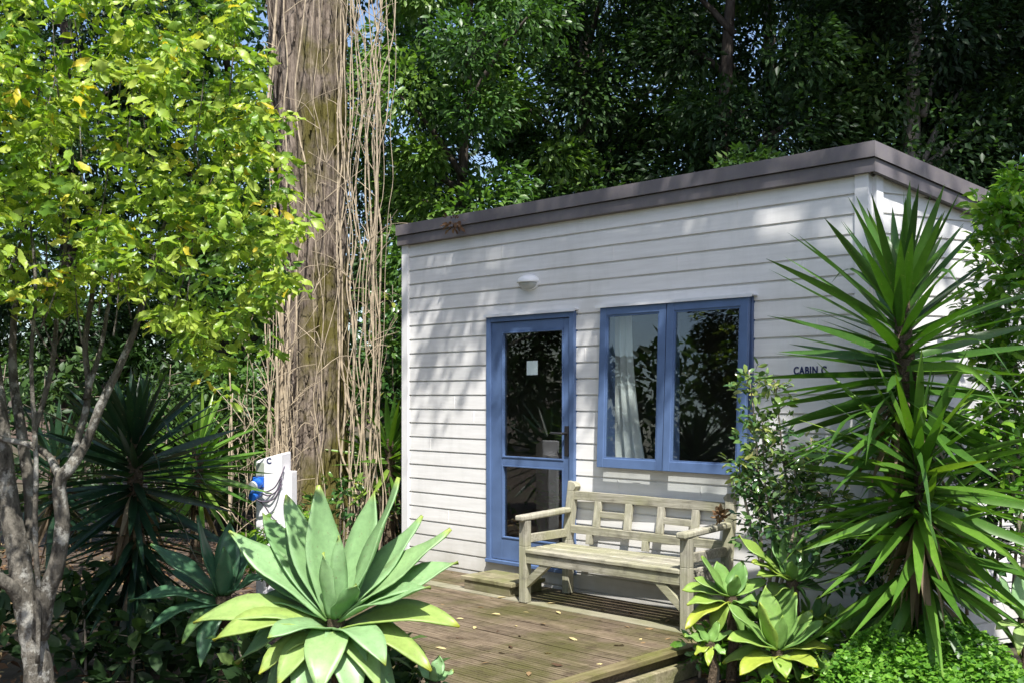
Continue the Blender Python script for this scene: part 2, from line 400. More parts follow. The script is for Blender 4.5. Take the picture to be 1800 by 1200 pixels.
# ------------------------------------------------------------------ cabin
PITCH = 0.1274
Z0, ZTOP = 0.02, 3.14
DA0, DA1 = wall_a(857, .03), wall_a(1011, .03); DZ0, DZ1 = 0.311, 2.372
WA0, WA1 = wall_a(1062, .02), wall_a(1325, .02); WZ0, WZ1 = 1.165, 2.378
def profile():
    pts = []
    k0 = math.floor((Z0 - EYE) / PITCH) - 1
    z = EYE + k0 * PITCH
    while z < ZTOP + PITCH:
        pts += [(z + .0005, .003), (z + .011, .003), (z + .0125, .019), (z + PITCH - .004, .015)]; z += PITCH
    return pts
PROF = profile()
def clad(mb, F, a0, a1, zl, zh, zh1=None, tint=.5):
    """weatherboards between a0 and a1; the top may rake from zh to zh1"""
    if zh1 is None:
        P = [(z, b) for z, b in PROF if zl < z < zh]
        def bz(z):
            return float(np.interp(z, [p[0] for p in PROF], [p[1] for p in PROF]))
        P = [(zl, bz(zl))] + P + [(zh, bz(zh))]
        v = []; f = []
        for i, (z, b) in enumerate(P):
            v += [F(a0, b, z), F(a1, b, z)]
            if i: f.append((2 * i - 2, 2 * i - 1, 2 * i + 1, 2 * i))
        mb.add(v, f, tint)
    else:
        n = 40
        for i in range(n):
            u0 = a0 + (a1 - a0) * i / n; u1 = a0 + (a1 - a0) * (i + 1) / n
            clad(mb, F, u0, u1, zl, zh + (zh1 - zh) * (i + .5) / n)
cabin = thing('cabin', 'small white weatherboard cabin with grey flat roof edge and blue door and window', 'cabin', W(WL / 2, -1.2, 0))
mb = MB()
clad(mb, W, .085, DA0 + .02, Z0, ZTOP); clad(mb, W, DA0 + .02, DA1 - .02, DZ1 - .02, ZTOP); clad(mb, W, DA0 + .02, DA1 - .02, Z0, DZ0 + .01)
clad(mb, W, DA1 - .02, WA0 + .03, Z0, ZTOP); clad(mb, W, WA0 + .03, WA1 - .03, WZ1 - .03, ZTOP); clad(mb, W, WA0 + .03, WA1 - .03, Z0, WZ0 + .03)
clad(mb, W, WA1 - .03, WL - .085, Z0, ZTOP)
random.seed(17)      # butt joints of the boards, covered by small soakers
for k_, a_ in ((9, 1.3), (7, 3.1), (5, .55), (4, .92), (2, 2.22), (-1, .7), (-4, .38), (-6, 2.55), (-6, 3.3), (8, 2.5), (6, 4.1), (10, 3.6), (-2, .95), (3, 4.2), (-9, .62)):
    z_ = EYE + k_ * PITCH; mb.box(W, a_, a_ + .007, .012, .0205, z_ + .0135, z_ + PITCH - .006)
# nail heads in two rows of studs
for k_ in range(-12, 11):
    z_ = EYE + k_ * PITCH + .030
    for a_ in (.35, .95, 2.14, 4.12):
        aa = a_ + random.uniform(-.008, .008)
        mb.add([W(aa + .0035 * math.cos(t_ * 1.047), .0192, z_ + .0035 * math.sin(t_ * 1.047)) for t_ in range(6)], [tuple(range(6))])
mb.build('front_wall', M['paint'], cabin)
SL = 2.9; RD = 0.228        # side wall length, roof fall per metre along it
mb = MB(); clad(mb, S, .075, SL, Z0, ZTOP - .02, ZTOP - RD * SL - .02); mb.build('side_wall', M['paint'], cabin)
BL = WO - WN * 2.6; BR = S(SL, 0, 0)
mb = MB()
v3 = lambda p, z: Vector((p.x, p.y, z))
mb.add([v3(WO, Z0), v3(BL, Z0), v3(BL, 2.5), v3(WO, 3.12)], [(0, 1, 2, 3)])
mb.add([v3(BL, Z0), v3(BR, Z0), v3(BR, 2.48), v3(BL, 2.5)], [(0, 1, 2, 3)])
mb.build('rear_wall', M['trim'], cabin)
mb = MB()      # interior lining and floor
mb.add([W(.06, -.12, .26), W(WL - .06, -.12, .26), v3(BR, .26) - SD * .1, v3(BL, .26)], [(0, 1, 2, 3)])
mb.add([v3(BL + WN * .12, .26), v3(BR + WN * .12 - SD * .15, .26), v3(BR + WN * .12 - SD * .15, 2.5), v3(BL + WN * .12, 2.5)], [(0, 1, 2, 3)])
mb.add([W(.1, -.1, .2), W(.1, -2.5, .2), W(.1, -2.5, 2.6), W(.1, -.1, 2.9)], [(0, 1, 2, 3)])
mb.add([S(.06, -.12, .2), S(SL - .1, -.12, .2), S(SL - .1, -.12, 2.4), S(.06, -.12, 2.9)], [(0, 1, 2, 3)])
mb.build('interior_lining', M['room'], cabin)
mb = MB(); mb.box(W, -.003, .088, -.02, .034, Z0, 3.11); mb.build('corner_trim', M['trim'], cabin, .003)
mb = MB(); mb.box(W, WL - .088, WL + .005, -.03, .034, Z0, 3.11); mb.build('corner_trim', M['trim'], cabin, .003)
mb = MB(); mb.box(S, .028, .085, -.03, .030, Z0, 3.09); mb.build('corner_trim', M['trim'], cabin, .003)
# fascia: an upper and a slightly set back lower tier, front and right hand side, and the roof sheet behind it
def fascia(mb, o, z0, z1):
    p0 = W(-.03, o, 0); p1 = W(WL, 0, 0) + (WN * o) + WU * (.035 + o * .45); back = .05
    q0 = W(-.03, o - back, 0); q1 = W(WL - .02, o - back, 0)
    mb.hexa([v3(q0, z0), v3(q1, z0), v3(p1, z0), v3(p0, z0), v3(q0, z1), v3(q1, z1), v3(p1, z1), v3(p0, z1)][::1])
    e = S(SL + .1, o, 0); dz = RD * (SL + .1); ei = S(SL + .1, o - back, 0); qi = S(0.0, o - back, 0)
    mb.hexa([v3(qi, z0), v3(ei, z0 - dz), v3(e, z0 - dz), v3(p1, z0 - .002), v3(qi, z1), v3(ei, z1 - dz), v3(e, z1 - dz), v3(p1, z1 - .002)])
mb = MB(); fascia(mb, .085, 3.186, 3.283); up = mb.build('fascia', M['fascia'], cabin)
mb = MB(); fascia(mb, .066, 3.096, 3.180); mb.build('fascia_lower_tier', M['fascia'], up)
mb = MB()
mb.add([W(-.02, .04, 3.262), W(WL + .03, .04, 3.262), v3(S(SL + .08, .03, 0), 3.262 - RD * 3.0), v3(BL - WU * .03 - WN * .1, 3.262 - RD * 3.0)], [(0, 1, 2, 3)])
mb.add([W(0, .05, 3.10), W(WL, .05, 3.10), v3(S(SL, .03, 0), 3.10 - RD * SL), v3(BL, 3.10 - RD * SL)], [(3, 2, 1, 0)])
mb.build('roof', M['fascia'], cabin)

# door
door = thing('door', None, None, (0, 0, 0)); door.parent = cabin; door.location = -cabin.location
fr = MB(); fw = .05
fr.box(W, DA0, DA0 + fw, -.06, .048, DZ0, DZ1); fr.box(W, DA1 - fw, DA1, -.06, .048, DZ0, DZ1); fr.box(W, DA0 + fw, DA1 - fw, -.06, .046, DZ1 - fw, DZ1)
fr.box(W, DA0 - .004, DA1 + .004, -.06, .060, DZ0 - .03, DZ0)
def ab(name, mbb, m, parent, bevel=0.0, smooth=False):
    """mesh written in world coordinates under a child of the cabin"""
    o = mbb.build(name, m, None, bevel, smooth); o.parent = parent; o.location = (0, 0, 0)
    return o
ab('door_frame', fr, M['blue'], door, .004)
la0, la1, lz0, lz1 = DA0 + fw + .004, DA1 - fw - .004, DZ0 + .006, DZ1 - fw - .004
ga0, ga1 = wall_a(884, .02), wall_a(992, .02); gz1 = 2.235; mz1, mz0 = 1.180, 1.118; gz0 = .50
lf = MB(); b0, b1 = -.012, .030
lf.box(W, la0, ga0, b0, b1, lz0, lz1); lf.box(W, ga1, la1, b0, b1, lz0, lz1); lf.box(W, ga0, ga1, b0, b1 - .001, gz1, lz1)
lf.box(W, ga0, ga1, b0, b1 - .001, lz0, gz0); lf.box(W, ga0, ga1, b0, b1 - .001, mz0, mz1)
ab('door_leaf', lf, M['blue'], door, .003)
bd = MB(); t = .014
for z0, z1 in ((mz1, gz1), (gz0, mz0)):
    bd.box(W, ga0, ga0 + t, .004, .036, z0, z1); bd.box(W, ga1 - t, ga1, .004, .036, z0, z1)
    bd.box(W, ga0 + t, ga1 - t, .004, .035, z0, z0 + t); bd.box(W, ga0 + t, ga1 - t, .004, .035, z1 - t, z1)
ab('glazing_bead', bd, M['blue'], door, .003)
for z0, z1 in ((mz1, gz1), (gz0, mz0)):
    g = MB(); g.box(W, ga0 + .003, ga1 - .003, .008, .012, z0 + .003, z1 - .003); ab('pane', g, M['glass'], door)
n_ = MB(); na0, na1 = wall_a(926, .014), wall_a(945, .014); n_.box(W, na0, na1, .0125, .0145, 1.872, 1.988); ab('paper_notice', n_, M['paper'], door)
h = MB(); ha = (ga1 + la1) / 2 + .003
h.box(W, ha - .02, ha + .02, .030, .040, 1.22, 1.46); h.tube([W(ha, .035, 1.40), W(ha, .085, 1.40)], .011, 10)
h.tube(smooth_path([W(ha, .085, 1.40), W(ha - .03, .09, 1.40), W(ha - .13, .082, 1.402)], 4), .010, 10)
ab('door_handle', h, M['black'], door, .002)
f_ = MB(); f_.box(W, DA0 - .015, DA1 + .025, .0, .066, DZ1 + .003, DZ1 + .016); f_.box(W, DA0 - .015, DA1 + .025, .062, .068, DZ1 - .008, DZ1 + .0025); ab('head_flashing', f_, M['alu'], door)

# window with two top hung sashes, opened a little at the bottom
win = thing('window', None, None, (0, 0, 0)); win.parent = cabin; win.location = -cabin.location
fr = MB(); fw = .045; wm = (WA0 + WA1) / 2 - .03
fr.box(W, WA0, WA0 + fw, -.06, .040, WZ0, WZ1); fr.box(W, WA1 - fw, WA1, -.06, .040, WZ0, WZ1); fr.box(W, WA0 + fw, WA1 - fw, -.06, .038, WZ1 - fw, WZ1)
fr.box(W, WA0 + fw, WA1 - fw, -.06, .038, WZ0, WZ0 + fw); fr.box(W, wm - .02, wm + .02, -.06, .037, WZ0 + fw, WZ1 - fw)
ab('window_frame', fr, M['blue_shaded'], win, .003)
def sash(a0, a1, opn):
    zt = WZ1 - .006; H = zt - WZ0 + .012
    def T(a, b, s):      # s is measured down the sash from its hinge
        ang = math.asin(opn / H); return W(a, .043 + b * math.cos(ang) + s * math.sin(ang), zt - s * math.cos(ang) + b * math.sin(ang))
    w = .062; m = MB()
    m.box(T, a0, a0 + w, 0, .034, 0, H); m.box(T, a1 - w, a1, 0, .034, 0, H); m.box(T, a0 + w, a1 - w, 0, .033, 0, w); m.box(T, a0 + w, a1 - w, 0, .033, H - w * 1.15, H)
    o = ab('sash', m, M['blue'], win, .004)
    m = MB(); t = .012
    m.box(T, a0 + w, a0 + w + t, .006, .026, w, H - w * 1.15); m.box(T, a1 - w - t, a1 - w, .006, .026, w, H - w * 1.15)
    m.box(T, a0 + w + t, a1 - w - t, .006, .025, w, w + t); m.box(T, a0 + w + t, a1 - w - t, .006, .025, H - w * 1.15 - t, H - w * 1.15)
    ab('glazing_bead', m, M['blue'], o)
    m = MB(); m.box(T, a0 + w + .002, a1 - w - .002, .012, .016, w + .002, H - w * 1.15 - .002); ab('pane', m, M['glass'], o)
    m = MB(); cst = (a0 + a1) / 2 + .06; m.box(T, cst - .035, cst + .035, -.02, .0, H - .03, H - .012); ab('stay', m, M['black'], o)
sash(WA0 + .006, wm - .004, .045); sash(wm + .004, WA1 - .008, .060)
f_ = MB(); f_.box(W, WA0 - .03, WA1 + .03, .0, .094, WZ1 + .003, WZ1 + .015); f_.box(W, WA0 - .03, WA1 + .03, .089, .095, WZ1 - .008, WZ1 + .0025); ab('head_flashing', f_, M['alu'], win)

# bulkhead lamp over the door
lamp = thing('wall_lamp', None, None, (0, 0, 0)); lamp.parent = cabin; lamp.location = -cabin.location
LA, LZ = wall_a(926, .05), 2.63
def dome(rx, rz, depth, b0, zc0, z_lo, z_hi, nth=28, nr=8):
    m = MB(); vs = []; fs = []
    for j in range(nr + 1):
        e = (math.pi / 2) * j / nr
        for i in range(nth):
            th = 2 * math.pi * i / nth; x = rx * math.cos(th) * math.cos(e); z = rz * math.sin(th) * math.cos(e)
            z = max(z_lo, min(z_hi, z)); vs.append(W(LA + x, b0 + depth * math.sin(e), LZ + zc0 + z))
    for j in range(nr):
        for i in range(nth):
            k = (i + 1) % nth; fs.append((j * nth + i, j * nth + k, (j + 1) * nth + k, (j + 1) * nth + i))
    m.add(vs, fs); return m
o = ab('lamp_base', dome(.112, .066, .045, .012, 0, -1, 1), M['white'], lamp, 0, True)
ab('lamp_lens', dome(.098, .056, .078, .02, -.004, -1, .004), M['lens'], lamp, 0, True)
ab('lamp_hood', dome(.110, .064, .095, .02, .004, -.004, 1), M['white'], lamp, 0, True)

def text_mesh(body, size, extrude):
    c = bpy.data.curves.new('text', 'FONT'); c.body = body; c.size = size; c.extrude = extrude; c.space_character = 1.12; c.offset = size * .03
    o = bpy.data.objects.new('text', c); COL.objects.link(o)
    dg = bpy.context.evaluated_depsgraph_get(); me = bpy.data.meshes.new_from_object(o.evaluated_get(dg))
    bpy.data.objects.remove(o); bpy.data.curves.remove(c); return me
def place_text(me, origin, right, up, out):
    m = Matrix((right, up, out)).transposed().to_4x4(); m.translation = origin; me.transform(m); return me
ta = wall_a(1395, .02)
me = place_text(text_mesh('CABIN C', .070, .002), W(ta, .021, EYE - (657 - HZ) / 265.0), WU, Vector((0, 0, 1)), WN)
wid = max((v.co - W(ta, 0, 0)).dot(WU) for v in me.vertices); want = wall_a(1453, .02) - ta
for v in me.vertices:
    d = (v.co - W(ta, 0, 0)).dot(WU); v.co += WU * (d * (want / wid - 1))
o = link_mesh('lettering', me, M['navy'], cabin)

# curtain hanging inside the left sash
mb = MB(); n = 60; rows = 14; vs = []; fs = []
ca0, ca1 = wall_a(1066, -.12), wall_a(1116, -.12)
for j in range(rows + 1):
    q = j / rows; z = 2.36 - 1.24 * q; right = ca1 + .15 * q ** 1.8 - .05
    for i in range(n + 1):
        x = i / n; vs.append(W(ca0 + (right - ca0) * x, -.13 + .028 * math.sin(x * 24 + .8 * math.sin(q * 2)) * (.6 + .4 * q), z))
for j in range(rows):
    for i in range(n): k = j * (n + 1) + i; fs.append((k, k + 1, k + n + 2, k + n + 1))
mb.add(vs, fs); o = mb.build('curtain', M['curtain'], None, 0, True)
tag(o, 'pale blue white curtain hanging inside the left window sash', 'curtain')

# ------------------------------------------------------------------ deck, step
deck = thing('timber_deck', 'low weathered timber deck in front of the cabin with a mossy right edge', 'deck', W(2, 1.5, 0))
DA_L, DA_R, DB = .22, 3.745, 3.25
mb = MB(); pale = MB(); b = .035; i = 0
while b < DB:
    w = .088
    if .43 < b < .53 and not pale.v:
        pale.box(W, DA_L, DA_R, b, b + .13, DECK - .028, DECK + .004, .75); b += .136; continue
    al = float(np.interp(b, [0, .9, 2.4, 3.3], [.22, .22, 2.2, 2.5])); ends = [al, al + random.uniform(.9, 2.6), DA_R]
    for q in range(2):
        tnt = random.uniform(.25, .8)
        a0, a1 = ends[q] + .001, ends[q + 1] - .001; z = DECK + random.uniform(-.002, .002)
        for s_ in range(3):      # reeded face: three ribs to a board
            c0 = b + w * s_ / 3 + .002; c1 = b + w * (s_ + 1) / 3 - .002
            mb.hexa([W(a0, c0 - .002, DECK - .03), W(a1, c0 - .002, DECK - .03), W(a1, c1 + .002, DECK - .03), W(a0, c1 + .002, DECK - .03),
                     W(a0, c0, z), W(a1, c0, z), W(a1, c1, z), W(a0, c1, z)], tnt)
    b += w + .006
mb.build('decking', M['deck'], deck); pale.build('lit_grey_board', M['decklit'], deck, .003)
mb = MB(); mb.box(W, DA_R + .004, DA_R + .10, .03, DB, DECK - .026, DECK + .006, .6); mb.build('edge_board', M['deckedge'], deck, .004)
mb = MB(); mb.box(W, DA_R + .0, DA_R + .05, .03, DB, .0, DECK - .027, .2); mb.box(W, DA_L, DA_R, .03, .07, 0, DECK - .032, .2); mb.box(W, DA_L, DA_L + .05, .07, .9, 0, DECK - .032, .2); mb.box(W, 2.45, DA_R - .01, DB - .05, DB - .002, 0, DECK - .032, .3); mb.bar(W(.25, .9, .06), W(2.25, 2.4, .06), .04, .11)
mb.build('bearer', M['deck'], deck)
mb = MB(); mb.box(W, DA_R + .052, DA_R + .115, .03, DB + .1, -.03, .066, .75); mb.build('kerb_timber', M['step'], deck, .006)

step = thing('door_step', 'small mossy timber step below the blue door', 'step', W(1.7, .4, DECK))
mb = MB()
for q in range(3): mb.box(W, 1.385, 1.96, .19 + q * .13, .19 + q * .13 + .125, DECK + .078, DECK + .108, .5 + .15 * q)
mb.build('tread', M['step'], step, .004)
mb = MB(); mb.box(W, 1.42, 1.93, .535, .565, DECK + .004, DECK + .077, .35); mb.box(W, 1.42, 1.45, .2, .534, DECK + .004, DECK + .077, .3); mb.box(W, 1.90, 1.93, .2, .534, DECK + .004, DECK + .077, .3)
mb.build('riser', M['step'], step, .003)

# ------------------------------------------------------------------ bench
FLc = Vector((.098, 7.81, 0)); FRc = Vector((1.147, 6.835, 0))
BU = (FRc - FLc).normalized(); BN = Vector((BU.y, -BU.x, 0))    # BN points towards the camera
if BN.y > 0: BN = -BN
def B(x, y, z): return FLc + BU * x + BN * (-y) + Vector((0, 0, DECK + .005 + z))    # y runs back towards the wall
BLn = (FRc - FLc).length; BD = .50
bench = thing('garden_bench', 'weathered pale timber garden bench with slatted back and two armrests', 'bench', B(BLn / 2, .25, 0) - Vector((0, 0, 0)))
lw = .066
def post(x, y, z0, z1, lean=0.0, w=lw, d=lw, top=None):
    m = MB(); zb = .42
    def F(a, b_, z): return B(x + a, y + b_ + max(0, z - zb) * lean, z)
    m.box(F, -w / 2, w / 2, -d / 2, d / 2, z0, min(zb, z1), random.uniform(.4, .7))
    if z1 > zb:
        c = MB(); m.box(F, -w / 2, w / 2, -d / 2, d / 2, zb, z1, random.uniform(.4, .7))
    return m
LEAN = .16
for x in (0, BLn): post(x, 0, 0, .612).build('leg', M['benchv'], bench, .004)
for x in (0, BLn):
    post(x, BD, 0, .80, LEAN).build('leg', M['benchv'], bench, .004)
def yb(z): return BD + max(0, z - .42) * LEAN
for x in (0, BLn):
    m = MB()
    # shaped ear on the back post
    s1 = 1 if x == 0 else -1
    pts = [(-lw / 2, .80), (lw / 2, .80), (lw / 2 + .02, .835), (lw / 2 - .005, .865), (-lw / 2, .875)]
    vs = [B(x + s1 * px, yb(pz) - lw / 2, pz) for px, pz in pts] + [B(x + s1 * px, yb(pz) + lw / 2, pz) for px, pz in pts]
    k = len(pts); m.add(vs, [tuple(range(k)), tuple(range(2 * k - 1, k - 1, -1))] + [(i, i + k, (i + 1) % k + k, (i + 1) % k) for i in range(k)])
    m.build('post_ear', M['benchv'], bench, .003)
    m = MB(); m.bar(B(x, -.075, .632), B(x, yb(.632) - lw / 2, .652), .078, .042, tint=.6)
    m.build('armrest', M['benchv'], bench, .012)
    m = MB(); m.bar(B(x, lw / 2, .475), B(x, yb(.475) - lw / 2, .475), .036, .062, tint=.6); m.bar(B(x, lw / 2, .335), B(x, BD - lw / 2, .335), .036, .075, tint=.4)
    m.build('side_rail', M['bench'], bench, .003)
    m = MB(); s1 = 1 if x == 0 else -1
    tri = [(lw / 2, .30), (lw / 2 + .215, .30), (lw / 2 + .15, .30), (lw / 2, .115)]
    def ring(y): return [B(x + s1 * px, y, pz) for px, pz in ((lw / 2, .115), (lw / 2, .185), (lw / 2 + .13, .298), (lw / 2 + .225, .298))]
    r0, r1 = ring(-.018), ring(.022); m.hexa(r0 + r1, .6)
    m.build('brace', M['bench'], bench, .002)
m = MB(); m.bar(B(lw / 2, -.008, .333), B(BLn - lw / 2, -.008, .333), .034, .072, tint=.6); m.build('front_rail', M['bench'], bench, .003)
m = MB(); m.bar(B(lw / 2, BD, .333), B(BLn - lw / 2, BD, .333), .034, .07, tint=.4); m.build('rear_rail', M['bench'], bench, .003)
ys = [-.035, .045, .125, .205, .285, .365]
for q, y in enumerate(ys):
    m = MB(); x0 = lw / 2 + .002 if y < .03 or y > .42 else -lw / 2 + .012
    if y < .03: m.bar(B(x0, y + .032, .387), B(BLn - x0, y + .032, .387), .070, .030, tint=.7)
    else: m.bar(B(x0, y + .036, .387), B(BLn - x0, y + .036, .387), .062, .030, tint=(.25, .8, .4, .75, .3)[q - 1])
    m.build('seat_slat', M['bench'], bench, .006)
def rail(z, h_, name, d=.034):
    m = MB(); m.bar(B(lw / 2, yb(z), z), B(BLn - lw / 2, yb(z), z), d, h_, tint=.6); m.build(name, M['bench'], bench, .003)
rail(.765, .068, 'top_rail'); rail(.505, .062, 'lower_rail')
def bx(u): return (wall_a(u, .12) - wall_a(1002, .12)) / (wall_a(1287, .12) - wall_a(1002, .12)) * BLn
sx = [bx(1050), bx(1105), bx(1163), bx(1225)]
for x in sx:
    m = MB(); m.bar(B(x, yb(.535), .536), B(x, yb(.732), .731), .062, .026, up=BN, tint=.6); m.build('back_slat', M['benchv'], bench, .003)
for x0, x1 in ((sx[0], sx[1]), (sx[2], sx[3])):
    m = MB(); m.bar(B(x0 + .031, yb(.635), .635), B(x1 - .031, yb(.635), .635), .024, .048, tint=.6); m.build('cross_slat', M['bench'], bench, .003)
for x in (bx(1040), bx(1140)):
    m = MB(); m.bar(B(x, yb(.41), .40), B(x, yb(.475), .474), .055, .03, up=BN, tint=.5); m.build('back_support', M['benchv'], bench, .003)

# ------------------------------------------------------------------ power pedestal
PD = Vector((-1.90, 8.343, 0)); pu = Vector((math.cos(R(-14)), math.sin(R(-14)), 0)); pn = Vector((pu.y, -pu.x, 0))
def PP(x, y, z): return PD + pu * x + pn * y + Vector((0, 0, z))
ped = thing('power_pedestal', 'white power supply pedestal with blue socket beside the mossy trunk', 'power pedestal', PD)
m = MB(); m.hexa([PP(-.125, -.09, 0), PP(.10, -.09, 0), PP(.10, .09, 0), PP(-.125, .09, 0), PP(-.125, -.09, 1.20), PP(.10, -.09, 1.255), PP(.10, .09, 1.245), PP(-.125, .09, 1.18)]); m.build('cabinet', M['pedestal'], ped, .014)
m = MB(); m.box(PP, -.036, .018, .085, .096, .93, 1.20); m.build('door_panel', M['pedestal'], ped, .003)
m = MB(); m.box(PP, -.116, -.046, .08, .100, 1.065, 1.17); m.build('meter_window', M['meter'], ped, .003)
m = MB(); m.box(PP, .10, .17, -.05, .05, 0, 1.10); m.build('side_post', M['pedestal'], ped, .006)
m = MB(); m.box(PP, -.135, -.045, .09, .115, .975, 1.055); m.tube([PP(-.085, .11, 1.012), PP(-.10, .165, .99)], [.044, .040], 16)
so = m.build('socket', M['socket'], ped, .004)
m = MB(); m.tube([PP(-.10, .165, .99), PP(-.103, .178, .987)], [.041, .038], 16); m.build('socket_cap', M['white'], so)
m = MB(); m.tube([PP(-.09, .10, .945), PP(-.092, .15, .925), PP(-.094, .20, .905)], [.036, .041, .033], 14); m.build('plug', M['socket'], ped)
m = MB()
for pts in ([(-.05, .13, .95), (.0, .14, .945), (.06, .12, .98), (.10, .10, 1.06), (.115, .06, 1.14)], [(-.05, .13, .93), (.02, .14, .915), (.08, .11, .96), (.108, .09, 1.05)],
            [(-.085, .19, .90), (-.03, .17, .87), (.06, .14, .89), (.105, .09, 1.0)], [(-.08, .19, .90), (-.02, .15, .84), (.03, .12, .75), (.09, .11, .68), (.12, .1, .55)]):
    m.tube(smooth_path([PP(*p) for p in pts], 5), .006, 6)
m.build('cable', M['cable'], ped, 0, True)
me = place_text(text_mesh('C', .062, .0015), PP(-.024, .0975, 1.165), pu, Vector((0, 0, 1)), pn)
link_mesh('lettering', me, M['navy'], ped)

# ------------------------------------------------------------------ plants: strap leaves
def strap(mb, base, d, length, width, droop, tint, fold=.25, seg=7, prof='yucca', side=None, twist=0.0, kink=0.0):
    base = Vector(base); d = Vector(d).normalized(); up = Vector((0, 0, 1))
    n0 = len(mb.v); prev = None
    if side is None:
        side = d.cross(up)
        if side.length < .05: side = Vector((1, 0, 0))
        side.normalize()
    for i in range(seg + 1):
        s = i / seg
        p = base + d * (length * s) + Vector((0, 0, -droop * length * s * s))
        if kink and s > .6: p += Vector((0, 0, -kink * length * (s - .6) ** 2 * 4))
        tan = (d * length + Vector((0, 0, -2 * droop * length * s))).normalized()
        nn = side.cross(tan).normalized(); sd = side
        if twist: sd = (side * math.cos(twist) + nn * math.sin(twist)); nn = sd.cross(tan).normalized()
        if prof == 'yucca': w = width * min(1.0, .45 + 1.6 * s) * (1 - s ** 2.6) + .0015
        else: w = width * (.42 + 1.05 * s - .35 * s * s) * (1 - s ** 4.2) ** .8 + .002
        h_ = fold * w * .5
        for vv in (p - sd * (w / 2) + nn * h_, p, p + sd * (w / 2) + nn * h_): mb.v.append(tuple(vv)); mb.al.append(s)
    for i in range(seg):
        k = n0 + 3 * i
        mb.f += [(k, k + 1, k + 4, k + 3), (k + 1, k + 2, k + 5, k + 4)]; mb.t += [tint, tint]
def bez_leaf(mb, c, tip, width, arch, tint, seg=12, twist=0.0, fold=.3, face=None, hook=0.0):
    """broad agave leaf from the heart c to the tip"""
    c = Vector(c); tip = Vector(tip); L = (tip - c).length
    rad = Vector((tip.x - c.x, tip.y - c.y, 0))
    if rad.length < .02: rad = Vector((0, -1, 0))
    rad.normalize()
    ctl = c.lerp(tip, .5) + Vector((0, 0, arch * L)) + rad * (.08 * L)
    side = rad.cross(Vector((0, 0, 1))).normalized(); n0 = len(mb.v); ph = random.uniform(0, 6)
    wav = random.uniform(.004, .012)
    for i in range(seg + 1):
        s = i / seg; p = c * (1 - s) ** 2 + ctl * 2 * s * (1 - s) + tip * s * s
        tan = ((ctl - c) * 2 * (1 - s) + (tip - ctl) * 2 * s).normalized()
        sd = (side - tan * side.dot(tan)).normalized(); nn = sd.cross(tan).normalized()
        a = twist * (.4 + .6 * s); sd2 = sd * math.cos(a) + nn * math.sin(a); nn = sd2.cross(tan).normalized(); sd = sd2
        x = s
        w = width * ((.40 + 1.9 * x - 1.35 * x * x) / 1.07) * max(0.0, (1 - x ** 2.4)) ** .95 + .0015
        cup = fold * (1 - .5 * s)
        for q in (-1, -.55, 0, .55, 1):
            mb.v.append(tuple(p + sd * (q * w / 2) + nn * (cup * w * .5 * q * q + wav * math.sin(s * 11 + ph + q * 2) * abs(q)))); mb.al.append(s)
    for i in range(seg):
        for q in range(4):
            k = n0 + 5 * i + q; mb.f.append((k, k + 1, k + 6, k + 5)); mb.t.append(tint)
def solid(o, t):
    m = o.modifiers.new('thick', 'SOLIDIFY'); m.thickness = t; m.offset = -1
    return o
def agave(label, centre_px, Y, tips, width, mat_=None, extra=0, scale=1.0, stem_to=0.0, group=None, seedv=1):
    random.seed(seedv)
    c = at(*centre_px, Y); root = thing('agave', label, 'agave', (c.x, c.y, 0), group)
    mb = MB()
    for tp in tips:
        u, v, dy, arch, tint = tp[:5]; wd = (tp[5] if len(tp) > 5 else 1.0) * width; tw = tp[6] if len(tp) > 6 else 0.0
        tip = at(u, v, Y + dy); d = Vector((tip.x - c.x, tip.y - c.y, 0)); d = d.normalized() if d.length > .01 else Vector((0, -1, 0))
        low = .05 if tip.z < c.z else 0.0
        bez_leaf(mb, c + d * .025 * scale - Vector((0, 0, low * scale)), tip, wd, arch, tint, twist=tw)
    o = mb.build('foliage', mat_ or M['agave'], root, 0, True); solid(o, .006 * scale + .001)
    st = MB(); st.tube([Vector((c.x, c.y, -.03)), Vector((c.x + .02, c.y, c.z * .5)), c + Vector((0, 0, .0))], [d_ := .028 * scale + .012, d_ * .9, d_ * 1.1], 12, .12); st.build('stem', M['yucca_trunk'], root)
    return root
